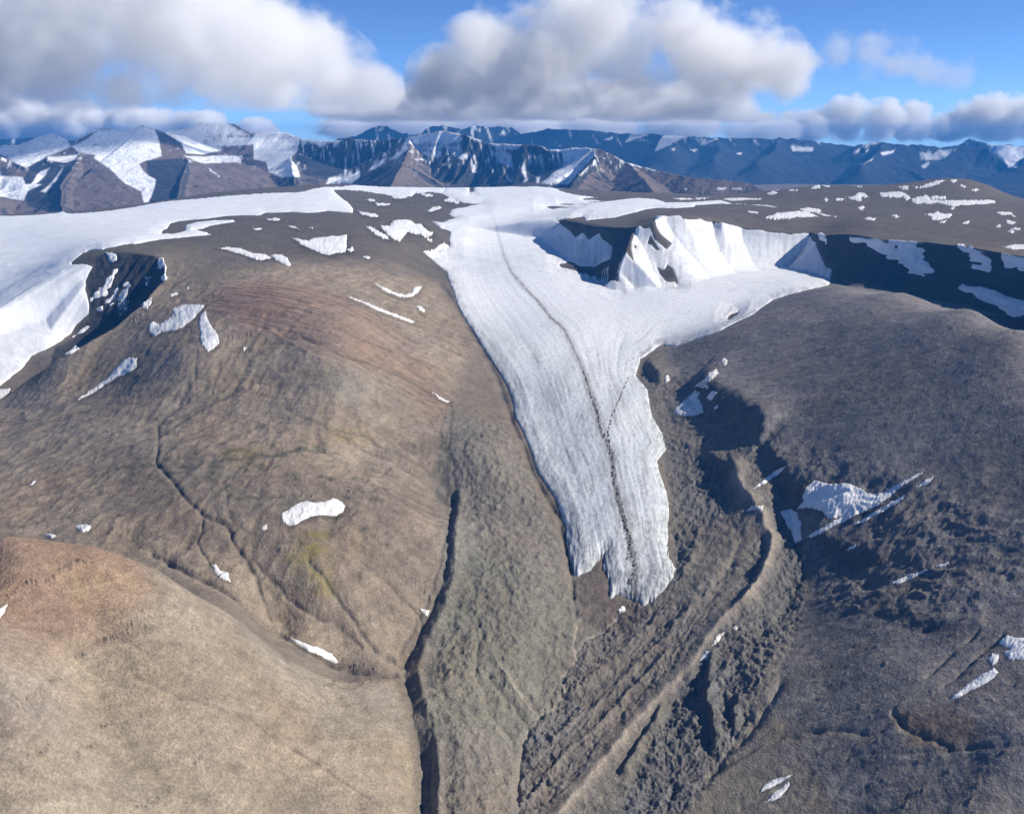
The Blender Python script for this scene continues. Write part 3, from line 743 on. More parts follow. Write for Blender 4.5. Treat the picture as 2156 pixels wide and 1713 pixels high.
GROUPS = {'b': 'snow patches on the brown left hillside', 'p': 'snow patches on the left plateau', 'h': 'snow streaks on the dark left cliff',
          'r': 'snow patches on the dark right slope', 'q': 'snow patches on the right plateau', 'c': 'snow aprons on the dark right cliffs'}
PATCHES = """
T5|b|.10|large club-shaped snow patch just below the reddish left summit|1720,630 1650,720 1560,800 1490,835 1380,850 1300,890 1255,850 1260,790 1300,770 1345,800 1390,760 1470,710 1450,660 1500,640 1600,625
T5|b|.06|upright leaf-shaped snow patch beside the tip of the club-shaped one|1730,680 1745,740 1775,800 1840,890 1840,960 1800,995 1750,1025 1710,970 1690,930 1680,830 1672,780 1690,710
T5|b|.15|comet-shaped snow patch with a long thin tail below the dark left cliff|1155,1075 1150,1150 1050,1215 960,1250 880,1300 820,1340 740,1390 640,1440 670,1410 720,1385 810,1310 900,1250 960,1180 1030,1110 1080,1070
T5|b|0|small pointed snow patch at the right foot of the dark left cliff|1278,565 1275,610 1240,665 1200,650 1195,625 1240,590
T5|b|0|tiny broken snow patch above the club-shaped one|1430,545 1470,530 1500,528 1490,545 1450,558
T5|b|0|tiny snow fleck on bare ground between the dark cliff and the reddish summit|1575,478 1610,488 1580,499
T5|h|0|small white snow cornice on the top right corner of the dark left cliff|1385,280 1400,320 1395,370 1410,405 1375,425 1358,400 1385,350
T5|b|.1|tiny oval snow fleck right of the upright leaf-shaped patch|2055,972 2075,990 2060,1017 2048,1000
T5|b|.45|dirty pinkish snow patch on the left picture edge below the ice field|-30,1350 40,1335 85,1325 75,1370 40,1400 -30,1425
A|p|0|long narrow snow band on the brown plateau edge above the reddish summit|920,1045 950,1040 1010,1045 1060,1065 1110,1070 1140,1085 1110,1095 1060,1085 1000,1065
A|p|0|ragged snow patch at the right end of the long narrow band|1140,1075 1180,1072 1210,1085 1225,1120 1190,1110 1160,1095
A|p|0|bright whale-shaped snow patch in the middle of the left plateau|1235,1003 1270,1010 1300,1015 1340,1000 1400,992 1460,990 1455,1060 1385,1073 1340,1060 1270,1030
A|p|0|small snow lump off the right end of the whale-shaped patch|1460,1050 1485,1038 1492,1055 1475,1062
A|p|0|tiny snow speck below and right of the whale-shaped patch|1530,1082 1550,1076 1565,1086 1545,1091
T2|p|0|big arched snow patch with two legs beside the upper glacier|1050,985 1130,990 1150,955 1200,938 1290,940 1330,965 1390,970 1420,1010 1490,1045 1480,1065 1430,1070 1480,1105 1500,1130 1460,1110 1400,1060 1330,1050 1280,1045 1240,1080 1210,1120 1170,1105 1120,1070 1080,1030
T2|p|0|slanting ragged snow strip touching the arched patch on its left|925,1000 970,1000 1010,1020 1050,1045 1090,1060 1120,1105 1080,1100 1030,1070 980,1040
T2|p|0|snow strip at the tip of the ice field tongue on the plateau|860,865 900,875 960,885 1000,885 1030,905 1010,918 960,915 900,900
T2|p|0|flat snow sliver in the middle of the dark upper plateau|1000,795 1060,797 1135,800 1120,815 1030,822
T2|p|0|short snow sliver up and left of the flat one on the dark plateau|925,770 970,765 1005,778 960,785
T2|p|0|snow patch on the dark plateau nearest the upper glacier edge|1445,860 1490,830 1545,822 1560,840 1520,855 1480,872
T2|p|0|snow patch hanging under the thin crest snow band|1140,745 1180,725 1280,740 1240,758 1170,760
T2|p|0|thin snow sliver under the crest band close to the glacier head|1380,720 1490,730 1480,745 1410,735
T2|p|0|wedge of snow pointing right at the glacier head|1580,770 1640,742 1680,770 1720,795 1680,800 1600,785
T2|p|0|small flat snow patch just below the ice field edge|75,930 100,925 160,920 210,935 190,947 120,942
T2|p|0|short snow dash below the ice field, second below its edge|-30,1005 50,1010 40,1022 -20,1020
T2|p|0|broken thin snow dash left of the whale-shaped patch's tip|265,985 340,1000 365,1020 300,1002
T2|p|0|tiny snow dash straight above the whale-shaped patch's tip|440,1000 485,1005 475,1017
A|p|0|ragged snow fringe on the rocks where plateau meets glacier|1780,1060 1830,1050 1870,1020 1890,1035 1885,1050 1840,1065 1820,1085 1795,1070
C|b|.2|hook-shaped snow streak above the glacier's left bank|1565,35 1600,60 1650,85 1700,100 1735,90 1740,70 1775,62 1760,90 1740,105 1700,110 1640,92 1590,62
C|b|.2|small oval snow patch below the hook-shaped streak|1755,145 1775,145 1790,165 1788,180 1765,165
C|b|.3|hairline snow streak lying along a bench of the reddish slope|1470,106 1560,139 1660,179 1745,211 1740,217 1650,186 1550,144 1472,112
C|b|.2|large cream bean-shaped snow patch in the middle of the left hillside|1185,1020 1240,985 1290,965 1330,975 1370,970 1400,955 1440,970 1455,990 1440,1015 1410,1030 1340,1025 1280,1045 1250,1065 1220,1070 1190,1050
C|b|.1|tiny ragged snow fleck left of the bean-shaped patch|1100,1080 1120,1063 1124,1085 1110,1093
C|b|.1|small round snow patch above the orange hilltop|318,1078 340,1065 380,1070 375,1090 350,1098
C|b|.1|small oval snow patch touching the orange hill's crest|188,1108 210,1103 238,1115 220,1125
C|b|0|tiny snow fleck near the left picture edge above the orange hill|123,900 140,880 152,882 140,897
E|b|.15|fish-shaped snow patch by the stream behind the orange hill|888,92 905,90 925,115 960,125 962,145 970,165 935,155 905,125
E|b|.25|cream snow wedge lying in the stream gully behind the orange hill|1215,398 1290,425 1340,440 1395,465 1425,505 1400,502 1350,474 1290,452
E|b|.1|snow tip on the left picture edge below the orange hilltop|-30,290 0,275 32,255 20,290 0,318 -30,325
E|b|.3|dirty snow remnant in the main gully's left bank|1770,275 1810,285 1800,310 1780,297
C|b|.3|short thin snow streak in the gully head beside the reddish slope|1818,508 1850,526 1893,547 1885,553 1845,534
D|r|0|largest bluish snow patch on the dark right slope with a finger pointing up right|1275,880 1330,895 1400,890 1440,905 1490,930 1530,940 1560,935 1620,900 1690,862 1730,845 1690,874 1620,920 1590,950 1540,980 1470,1010 1400,1030 1330,1040 1310,1010 1240,995 1200,998 1230,970 1225,940 1250,900
D|r|0|long thin snow stripe under the largest patch of the right slope|1240,1120 1300,1083 1400,1028 1500,988 1560,975 1480,1012 1380,1060 1260,1121
D|r|0|parallel thin snow stripe further right of the largest patch|1430,1065 1500,1028 1590,973 1660,940 1640,962 1560,1012 1480,1057
D|r|0|short snow dash right of the largest patch's finger|1700,905 1740,878 1775,864 1760,885 1730,902
D|r|.1|upright snow patch between the moraine ridge and the largest patch|1130,1010 1170,1000 1200,1015 1205,1045 1220,1060 1215,1090 1220,1130 1190,1142 1175,1090 1150,1050
D|r|0|narrow snow dart above the moraine ridge top|1020,915 1060,878 1110,838 1165,812 1120,857 1080,882
D|r|.3|grey rounded snow patch under the small dark cliff by the glacier|680,595 700,565 740,530 770,500 790,510 780,535 800,560 805,595 770,605 730,612
D|r|.5|tan dirty snow patch above the grey rounded one|770,485 800,460 830,425 860,410 870,430 845,455 820,475 830,495 800,490
D|r|.2|small snow fleck at the glacier's right bend|640,450 655,432 665,455 650,470
D|r|0|small snow fleck on top of the small dark cliff|820,530 840,505 862,510 835,545
D|r|0|tiny snow fleck in the middle of the small dark cliff|848,575 870,555 862,579
D|r|.4|thin tan snow strip across the top of the moraine ridge|970,1012 1010,990 1060,985 1055,1005 1015,1004
D|r|.4|tiny yellowish snow fleck highest above the glacier's right bend|880,375 892,364 908,378 895,400
F|r|0|ragged snow patch cut by the right picture edge|2060,410 2090,390 2120,400 2156,400 2220,420 2220,480 2130,490 2090,490 2070,460 2100,445 2050,425
F|r|.1|small snow lump between the ragged edge patch and the knife-shaped one|2000,490 2020,465 2050,470 2045,500 2020,515
F|r|.1|knife-shaped snow patch low on the right slope|1845,657 1880,625 1930,588 1980,553 2030,525 2047,545 2000,590 1930,622 1880,652
F|r|.1|upper blade of the paired snow blades at the bottom right|1045,1050 1060,1020 1110,993 1175,978 1140,1005 1090,1032
F|r|.15|lower blade of the paired snow blades at the bottom right|1068,1090 1100,1053 1170,1003 1165,1025 1130,1070 1095,1087
F|r|.5|dirty snow strip beside the rocky bend of the moraine|840,435 860,395 900,373 882,397 865,418
F|r|.4|small dirty snow fleck at the upper end of the moraine bend|925,358 945,348 958,358 940,368
F|r|.4|dirty snow lens at the lower end of the moraine bend|788,497 820,453 837,455 820,492
F|r|.6|tan block of dirty ice in front of the glacier snout|445,287 458,268 475,270 478,287 455,297
F|r|.1|thin snow line in the groove across the lower right slope|1590,171 1660,140 1755,111 1700,142 1620,174
F|r|0|short snow line further right in the same groove|1780,101 1840,82 1822,98
F|r|0|tiny snow dash under the long snow stripe|1405,33 1450,6 1440,22
T4|q|0|broad low snow patch on the right plateau above the cirque wall|40,900 80,880 210,870 300,870 430,910 330,915 200,925 0,930 -20,920
T4|q|0|forked snow patch on the right plateau behind the broad low one|270,850 330,838 430,845 450,865 430,880 500,895 575,912 480,907 400,878 320,872
T4|q|0|wedge of snow left of the long snow ledge under the right hilltop|930,720 1040,705 1110,700 1160,720 1200,760 1170,772 1130,745 1040,746 960,746
T4|q|0|long snow ledge across the face of the right plateau hill|1210,760 1250,745 1340,735 1360,762 1500,775 1700,775 1910,775 1910,800 1750,805 1650,815 1580,825 1500,810 1400,797 1340,800 1260,805 1215,782
T4|q|0|short snow strip lying on top of the long snow ledge|1360,750 1400,738 1505,740 1500,765 1380,766
T4|q|0|ragged snow field below the long snow ledge|1325,890 1400,885 1430,865 1450,885 1520,885 1550,890 1530,920 1480,930 1420,945 1380,940 1370,910
T4|q|0|snow strip climbing the left shoulder of the right hilltop|1220,655 1290,660 1340,635 1480,603 1490,612 1430,640 1340,662 1260,669
T4|q|0|oval snow patch on the skyline left of the right hilltop|1105,660 1185,653 1182,676 1140,683
T4|q|0|snow hump on the skyline above the cirque|355,680 390,650 430,642 440,665 400,677
T4|q|0|thin snow dash right of the skyline hump|450,642 530,656 490,663
T4|q|0|branched snow patch in the middle of the right plateau|655,745 720,740 760,710 820,725 845,745 780,745 790,780 760,782
T4|q|0|small snow lump left of the branched plateau patch|570,762 600,753 645,760 620,779 580,780
T4|q|0|second small snow lump further left of the branched plateau patch|465,772 490,755 510,772 490,786
T4|q|0|small heart-shaped snow patch below the branched plateau patch|755,840 790,820 812,835 800,862
T4|q|0|flat oval snow patch on the brown flat right of the forked one|808,932 860,916 908,925 900,942
T4|q|0|small oval snow patch on the brown flat below the long ledge's left end|1042,906 1080,896 1107,912 1075,923
T4|q|0|snow arc near the right picture edge beyond the long ledge|1930,875 2000,870 2050,880 2087,917 2040,895 1960,894
T4|q|0|upper snow lens of the stack near the right picture edge|2000,955 2030,942 2102,966 2060,979
T4|q|0|flat snow dash in the middle of the stack near the right picture edge|2033,1015 2080,1003 2133,1018 2070,1024
T4|q|0|lowest small snow dash of the stack near the right picture edge|2023,1036 2050,1028 2077,1040 2050,1050
T4|q|0|small snow patch left of the stack near the right picture edge|1913,991 1955,973 1962,995 1935,1002
T4|q|0|small snow oval on the right shoulder of the hilltop|1718,690 1745,675 1777,688 1745,701
T4|q|0|tiny snow fleck just under the right hilltop|1625,640 1645,648 1662,667 1640,660
T4|q|0|tiny snow cap on the right hilltop|1528,607 1590,603 1587,618 1540,616
T4|q|0|thin snow dash on the skyline left of the skyline hump|158,690 250,681 247,698
T4|q|0|snow patch at the end of the dark ridge on the skyline|0,710 40,693 77,710 40,726 -20,724
T4|q|0|tiny snow dash above the skyline hump's left neighbour|40,675 100,683 60,691
T4|q|0|small snow dash alone on the middle of the skyline|728,654 790,653 787,668
T4|q|0|small snow fleck at the foot of the right hill face|1638,966 1702,943 1692,966 1650,977
T4|q|0|snow fleck under the ragged snow field|1440,961 1502,943 1482,967
T4|q|0|small snow fleck between the long ledge and the ragged field|1528,846 1560,829 1582,838 1550,854
T3|q|0|flat snow dash on the crest behind the plateau ice strip|1345,755 1440,754 1542,765 1420,773
T3|q|0|snow dash on the crest right of the flat one|1545,750 1660,751 1620,765 1555,768
T3|q|0|long thin snow band behind the tip of the plateau ice strip|1755,765 1850,755 2110,760 2040,770 1900,776
T3|q|0|tiny snow dash on the brown rim above the cirque|1978,865 2030,868 2072,880 2060,886 1990,876
T7|q|0|bright snow strip at the right picture edge above the dark cliffs|1980,310 2060,294 2156,293 2220,300 2220,330 2156,331 2060,331
T7|c|0|largest blue snow apron on the shaded right cliffs|690,235 800,245 960,255 1100,262 1200,265 1250,275 1280,320 1310,390 1350,440 1400,510 1340,560 1280,540 1200,520 1170,490 1100,445 1060,415 1030,380 960,345 900,310 820,290 700,270
T7|c|0|jagged blue snow gully right of the largest apron|1580,290 1650,290 1670,325 1700,305 1780,345 1850,400 1900,490 1860,515 1800,490 1720,480 1720,460 1800,455 1700,420 1720,395 1640,365 1610,320
T7|c|0|blue snow apron at the right picture edge high on the cliffs|1970,370 2060,395 2156,420 2220,440 2220,510 2120,500 2080,485 2000,490 1980,440
T7|c|0|long blue snow bank at the foot of the shaded right cliffs|1600,660 1640,620 1680,640 1800,655 1920,690 2000,730 2156,770 2230,800 2230,890 2150,880 2070,900 2020,880 2000,850 1920,800 1830,770 1760,740 1720,700 1650,690
T7|c|0|small snow spot at the cirque's right corner|410,200 450,190 490,220 495,265 450,265 430,230
T5|h|0|broad blue snow couloir in the middle of the dark left cliff|990,320 960,390 930,470 890,540 800,590 760,590 830,500 900,420 950,350
T5|h|0|thin blue snow couloir right of the broad one|1035,440 1000,480 970,560 900,620 810,695 860,630 930,560 980,480
T5|h|0|third snow couloir of the dark left cliff, forked at its foot|1105,445 1070,540 1000,600 920,640 990,560 1060,460
T5|h|0|blue snow spot under the rim of the dark left cliff|890,190 940,190 985,220 980,260 930,270 900,220
T5|h|0|blue snow smear in the top right corner of the dark left cliff|1330,230 1380,235 1385,280 1350,330 1320,300 1330,260
T5|h|0|small snow streak below the top right smear of the dark cliff|1280,365 1262,420 1225,435 1250,390
T5|h|0|thin snow streak lowest right on the dark left cliff|1000,695 1090,625 1065,670
T5|h|0|thin snow streak beside the ice field at the dark cliff's foot|610,900 700,830 770,800 700,855
T5|h|0|triangular snow patch at the bottom end of the dark left cliff|550,1047 640,970 672,1000 600,1037
T5|h|0|small snow tuft beside the forked couloir|1030,600 1062,600 1032,637 990,620
"""
TILE = {'T1': (0, 228.15, 4), 'T2': (539, 228.15, 4), 'T3': (1078, 228.15, 4), 'T4': (1617, 228.15, 4), 'T5': (0, 484.8, 4), 'T6': (1078, 413.5, 4),
        'T7': (1617, 442, 4), 'A': (0, 0, 2), 'B': (1078, 0, 2), 'C': (0, 571, 2), 'D': (1078, 571, 2), 'E': (0, 1142, 2), 'F': (1078, 1142, 2), 'P': (0, 0, 1)}
def parse(tile, txt):
    x0, y0, k = TILE[tile]
    v = np.array([float(q) for q in txt.replace(',', ' ').split()]).reshape(-1, 2)
    return np.stack([x0 + v[:, 0] / k, y0 + v[:, 1] / k], -1)

for line in PATCHES.strip().split('\n'):
    tile, grp, _, _, txt = [q.strip() for q in line.split('|')]
    if grp in 'bpr':
        o_ = parse(tile, txt)
        o_ = (o_ - o_.mean(0)) * 1.15 + o_.mean(0) + [0, 4]
        ALB *= (1 - .34 * mask(o_, 6, 3) * (1 - ice_in))[..., None]
# ------------------------------------------------------------------ mesh and material helpers
def add_mesh(name, verts, faces, mat, smooth=True, parent=None):
    me = bpy.data.meshes.new(name)
    nv, nf = len(verts), len(faces)
    k = faces.shape[1]
    me.vertices.add(nv); me.vertices.foreach_set('co', np.ascontiguousarray(verts, dtype=np.float32).ravel())
    me.loops.add(nf * k); me.loops.foreach_set('vertex_index', np.ascontiguousarray(faces, dtype=np.int32).ravel())
    me.polygons.add(nf)
    me.polygons.foreach_set('loop_start', np.arange(0, nf * k, k, dtype=np.int32))
    me.polygons.foreach_set('use_smooth', np.full(nf, smooth))
    me.update(calc_edges=True)
    if mat: me.materials.append(mat)
    o = bpy.data.objects.new(name, me)
    COL.objects.link(o)
    if parent: o.parent = parent
    return o
def attr_color(o, name, rgb):
    a_ = o.data.attributes.new(name, 'FLOAT_COLOR', 'POINT')
    c = np.ones((len(rgb), 4), np.float32); c[:, :3] = rgb
    a_.data.foreach_set('color', c.ravel())
def grid_faces(nr, nc):
    idx = np.arange(nr * nc).reshape(nr, nc)
    return np.stack([idx[:-1, :-1], idx[:-1, 1:], idx[1:, 1:], idx[1:, :-1]], -1).reshape(-1, 4)
def compact(V, F_, extra=()):
    used = np.zeros(len(V), bool); used[F_.ravel()] = True
    re = np.cumsum(used) - 1
    return V[used], re[F_], [e[used] for e in extra]

def N(t, kind, **kw):
    n = t.nodes.new(kind)
    for k_, v_ in kw.items():
        setattr(n, k_, v_)
    return n
def rock_material(name, s1, s2, bump1, bump2, var=.35, rough=1.0, stones=0):
    """colour from the surface attribute, broken up by noise in world metres; bump in two sizes"""
    m_ = bpy.data.materials.new(name); m_.use_nodes = True
    t = m_.node_tree; b = t.nodes['Principled BSDF']
    b.inputs['Roughness'].default_value = rough
    b.inputs['Specular IOR Level'].default_value = .15
    at = N(t, 'ShaderNodeAttribute', attribute_name='albedo')
    geo = N(t, 'ShaderNodeNewGeometry')
    n1 = N(t, 'ShaderNodeTexNoise'); n1.inputs['Scale'].default_value = 1 / s1; n1.inputs['Detail'].default_value = 5; n1.inputs['Roughness'].default_value = .65
    n2 = N(t, 'ShaderNodeTexNoise'); n2.inputs['Scale'].default_value = 1 / s2; n2.inputs['Detail'].default_value = 3
    t.links.new(geo.outputs['Position'], n1.inputs['Vector']); t.links.new(geo.outputs['Position'], n2.inputs['Vector'])
    mr = N(t, 'ShaderNodeMapRange'); mr.inputs[1].default_value = .3; mr.inputs[2].default_value = .7; mr.inputs[3].default_value = 1 - var; mr.inputs[4].default_value = 1 + var
    t.links.new(n1.outputs[0], mr.inputs[0])
    vm = N(t, 'ShaderNodeVectorMath', operation='SCALE')
    mr2 = N(t, 'ShaderNodeMapRange'); mr2.inputs[1].default_value = .3; mr2.inputs[2].default_value = .7; mr2.inputs[3].default_value = 1 - var; mr2.inputs[4].default_value = 1 + var
    t.links.new(n2.outputs[0], mr2.inputs[0])
    mm_ = N(t, 'ShaderNodeMath', operation='MULTIPLY'); t.links.new(mr.outputs[0], mm_.inputs[0]); t.links.new(mr2.outputs[0], mm_.inputs[1])
    t.links.new(at.outputs['Color'], vm.inputs[0]); t.links.new(mm_.outputs[0], vm.inputs['Scale'])
    t.links.new(vm.outputs[0], b.inputs['Base Color'])
    if stones:
        n3 = N(t, 'ShaderNodeTexNoise'); n3.inputs['Scale'].default_value = 1 / stones; n3.inputs['Detail'].default_value = 1
        t.links.new(geo.outputs['Position'], n3.inputs['Vector'])
        r3 = N(t, 'ShaderNodeValToRGB'); e_ = r3.color_ramp.elements
        e_[0].position = .30; e_[0].color = (.84, .84, .85, 1); e_[1].position = .42; e_[1].color = (1, 1, 1, 1)
        e2 = r3.color_ramp.elements.new(.60); e2.color = (1, 1, 1, 1); e3 = r3.color_ramp.elements.new(.70); e3.color = (1.14, 1.13, 1.11, 1)
        t.links.new(n3.outputs[0], r3.inputs[0])
        v3 = N(t, 'ShaderNodeVectorMath', operation='MULTIPLY'); t.links.new(vm.outputs[0], v3.inputs[0]); t.links.new(r3.outputs[0], v3.inputs[1])
        t.links.new(v3.outputs[0], b.inputs['Base Color'])
    bp = N(t, 'ShaderNodeBump'); bp.inputs['Strength'].default_value = 1; bp.inputs['Distance'].default_value = bump1
    bp2 = N(t, 'ShaderNodeBump'); bp2.inputs['Strength'].default_value = 1; bp2.inputs['Distance'].default_value = bump2
    t.links.new(n1.outputs[0], bp.inputs['Height']); t.links.new(n2.outputs[0], bp2.inputs['Height'])
    t.links.new(bp.outputs[0], bp2.inputs['Normal']); t.links.new(bp2.outputs[0], b.inputs['Normal'])
    return m_

ground_mat = rock_material('rock_and_scree', 20.0, 5.0, 4.0, .8, .17, 1.0, 3.2)
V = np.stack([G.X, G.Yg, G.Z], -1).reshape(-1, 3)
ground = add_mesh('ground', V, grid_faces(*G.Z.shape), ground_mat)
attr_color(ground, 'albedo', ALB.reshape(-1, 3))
ground['kind'] = 'structure'
# outlines traced from the photograph, laid on the ground where the view rays meet it
# ------------------------------------------------------------------ snow and ice
def snow_material(name, s1, bump1, s2, bump2, rough=.55):
    return rock_material(name, s1, s2, bump1, bump2, .06, rough)
snow_mat = snow_material('snow', 14.0, .9, 90.0, 4.0)
ice_mat = snow_material('glacier_ice', 7.0, 1.3, 2.5, .5)

def drape(name, sd, alb, thick, mat, keep=-4.0):
    """body of ice cut from the ground lattice: thickens inward, runs under the ground at its edge"""
    ok = sd > keep
    fk = ok[:-1, :-1] | ok[1:, :-1] | ok[:-1, 1:] | ok[1:, 1:]
    F_ = grid_faces(*sd.shape)[fk.ravel()]
    Zs = G.Z + thick
    Vs = np.stack([X, Y, Zs], -1).reshape(-1, 3)
    Vs, F_, (al,) = compact(Vs, F_, (alb.reshape(-1, 3),))
    o = add_mesh(name, Vs, F_, mat)
    attr_color(o, 'albedo', al)
    return o, Zs

def profile(sd, full, reach):
    px_m = np.minimum(Y / F, 4.0)
    return np.where(sd > 0, full * np.sqrt(np.clip(sd / reach, 0, 1)), sd * 1.6 * px_m)

# valley glacier
W_ = sdG
tfall = np.hypot(A, 0)
PL_ = MP([(931,408),(945,440),(945,470),(925,505),(900,538),(940,570),(952,605),(985,680),(1012,722),(1050,785),(1080,850),(1110,930),(1135,1000),(1172,1060),(1192,1110),(1203,1180),(1212,1215),(1230,1300)])
PM_ = MP([(1020,400),(1040,470),(1060,540),(1078,581),(1105,613),(1133,641),(1160,676),(1185,698),(1203,731),(1218,766),(1228,791),(1248,851),(1268,921),(1288,966),(1293,1021),(1303,1066),(1318,1121),(1328,1167),(1338,1207),(1330,1280)])
PR_ = MP([(1180,470),(1200,560),(1290,592),(1420,620),(1600,640),(1590,658),(1518,696),(1458,716),(1393,727),(1350,757),(1338,791),(1363,821),(1373,876),(1393,911),(1403,946),(1383,971),(1398,1021),(1408,1066),(1405,1142),(1423,1197),(1390,1270)])
gm = W_ > -8
dl, sl, _ = seg_dist(A[gm], B[gm], PL_); dm, sm_, side = seg_dist(A[gm], B[gm], PM_); dr, sr, _ = seg_dist(A[gm], B[gm], PR_)
left = side < 0
v = np.where(left, dl / (dl + dm + 1e-6), 1 + dm / (dm + dr + 1e-6))
bb = B[gm] / 90 + .6 * v
fl1 = fbm(v * 14, bb * .35, 3, 201); fl2 = fbm(v * 46, bb * .8, 3, 202); fl3 = ridged(v * 22 + .5 * fl1, bb * .5, 3, 203)
low = sstep(8200, 4300, Y[gm])
low2 = sstep(5200, 3600, Y[gm])
crev = ridged(sl / 7.0 + 2.0 * fl1, v * 3 + X[gm] / 300, 2, 204)
gz = np.zeros(X.shape); px_m = np.minimum(Y / F, 4.0)
grain = fbm(X[gm] / 16, Y[gm] / 22, 3, 207); grain2 = fbm(X[gm] / 5, Y[gm] / 8, 2, 208)
ogive = np.sin(sl / 5.5 + 9 * v + 3 * fl1) * sstep(.05, .5, fbm(A[gm] / 70, B[gm] / 70, 2, 209))
patch = sstep(-.35, .45, fbm(A[gm] / 45, B[gm] / 60, 3, 210))
warpx = X[gm] + 18 * fbm(X[gm] / 60, Y[gm] / 60, 2, 213); warpy = Y[gm] + 18 * fbm(X[gm] / 60, Y[gm] / 60, 2, 214)
chop = ridged(warpx / 17, warpy / 26, 3, 215)
line_ = sstep(.62, .9, ridged(v * 15 + .9 * fl1, bb * .35, 2, 219)) * sstep(-.3, .3, fbm(A[gm] / 30, B[gm] / 60, 2, 220))

gz[gm] = (fl1 * 1.1 + fl2 * .35 * patch + (fl3 - .5) * .5 * patch + ogive * .3) * low + ((crev - .6) * .8 * patch + grain * 1.2 + grain2 * .5 + (chop - .55) * 1.2) * low2 + 5.5 * sstep(4600, 6000, Y[gm]) * fbm(A[gm] / 70, B[gm] / 7, 3, 205)
galb = np.zeros(X.shape + (3,)); galb[:] = (.86, .87, .88)
dirt = np.clip(.06 + .24 * sstep(.05, .6, fl2 * patch + .7 * fl1) + .10 * sstep(.5, .85, fl3) * patch + .34 * sstep(.0, .6, grain + .5 * grain2) + .25 * sstep(.62, .85, chop) + .85 * line_ * low2 + .30 * sstep(.0, .5, fbm(v * 8, bb * .5, 3, 231)) * low2, 0, 1) * low
c0 = np.array([.85, .86, .87]) * (1 - low2[:, None]) + (np.array([.74, .77, .775]) * (1 - .22 * sstep(-.1, .5, fbm(A[gm] / 50, B[gm] / 70, 3, 221)))[:, None]) * low2[:, None]
galb[gm] = c0 * (1 - dirt[:, None] * .70) + np.array([.31, .305, .30]) * dirt[:, None] * .50
edge = sstep(30, 2, W_[gm]) * low * sstep(-.25, .5, fbm(A[gm] / 9, B[gm] / 14, 3, 206) + .3 * grain)
galb[gm] = galb[gm] * (1 - .6 * edge[:, None]) + np.array([.25, .235, .215]) * .6 * edge[:, None]
snd = sstep(2850, 2480, Y[gm]) * sstep(-.1, .45, fbm(v * 60, bb * 1.2, 3, 218) + .5 * grain)
galb[gm] = galb[gm] * (1 - .6 * snd[:, None]) + np.array([.20, .185, .17]) * .6 * snd[:, None]
# grit spread beside the medial band, thicker towards the snout
bandw = np.interp(sm_, [0, 250, 600, 900], [3.0, 7.0, 16.0, 22.0]) * (.7 + .6 * fbm(B[gm] / 40, B[gm] * 0, 2, 216))
grit = np.clip(np.exp(-(dm / bandw) ** 2) * (.35 + .65 * sstep(-.2, .4, fbm(A[gm] / 2.6, B[gm] / 7, 3, 211))) + .9 * np.exp(-(dm / np.interp(sm_, [0, 500, 900], [1.6, 2.6, 5.0])) ** 2) * (.4 + .6 * sstep(-.3, .2, fbm(B[gm] / 9, A[gm] / 6, 2, 224))), 0, 1) * low
galb[gm] = galb[gm] * (1 - .9 * grit[:, None]) + np.array([.20, .185, .17]) * .9 * grit[:, None]
gz[gm] += (np.abs(noise(A[gm] / 3.5, B[gm] / 6, 212)) * 5 - 1.5) * np.exp(-(dm / (bandw * .8)) ** 2) * low2
tc = sstep(0, 1, low2)
thick = profile(W_, 16.0, 30.0) + gz * sstep(0, 8, W_)
glacier, GZ = drape('glacier', W_, np.clip(galb, .05, .9), thick, ice_mat)
glacier['label'] = 'long white valley glacier flowing from the plateau ice to a narrow grey streaked tongue'
glacier['category'] = 'glacier'

# bands of rubble carried on the ice
rub_mat = rock_material('moraine_rubble', 6.0, 1.5, 2.0, .6, .4)
def rubble(pts, w0, w1, seed):
    P = MP(roughen(pts, 2.5, 4, seed, closed=False))
    L = np.concatenate([[0], np.cumsum(np.hypot(*np.diff(P, axis=0).T))])
    n = int(L[-1] / .8); q = np.linspace(0, L[-1], n)
    a = np.interp(q, L, P[:, 0]); b = np.interp(q, L, P[:, 1])
    ta, tb = np.gradient(a), np.gradient(b); tl = np.hypot(ta, tb) + 1e-9
    wd = np.interp(q, [0, L[-1]], [w0, w1]) * (.55 + .9 * np.abs(noise(q / 9, q * 0, seed)) + .35 * noise(q / 2.5, q * 0, seed + 1))
    cc = np.linspace(-1, 1, 15)
    AA = a[:, None] - (tb / tl * wd)[:, None] * cc; BB = b[:, None] + (ta / tl * wd)[:, None] * cc
    Yq = np.interp(BB, -F * np.interp(np.linspace(900, 14000, 4000), _HY, _HH) / np.linspace(900, 14000, 4000), np.linspace(900, 14000, 4000))
    Xq = AA * Yq / F
    lump = np.abs(noise(Xq / 7, Yq / 12, seed + 2)) * 2.2 + np.abs(noise(Xq / 3, Yq / 5, seed + 3))
    gap = (sstep(-.25, .05, noise(q / 7, q * 0, seed + 4) + .5 * noise(q / 2.2, q * 0, seed + 5)))[:, None]
    Zq = G.h(Xq, Yq, GZ) + np.where(np.abs(cc) > .9, -3.0, (1 - cc * cc) * (1.0 + lump * 1.5) * (Yq / 3000) ** .5) - (1 - gap) * 6 - 7 * sstep(.02, -.2, noise(Xq / 9, Yq / 16, seed + 6) + .5 * noise(Xq / 4, Yq / 7, seed + 7)) * sstep(2.5, 5.0, wd)[:, None]
    return np.stack([Xq, Yq, Zq], -1).reshape(-1, 3), grid_faces(n, 15)
Vm, Fm, off = [], [], 0
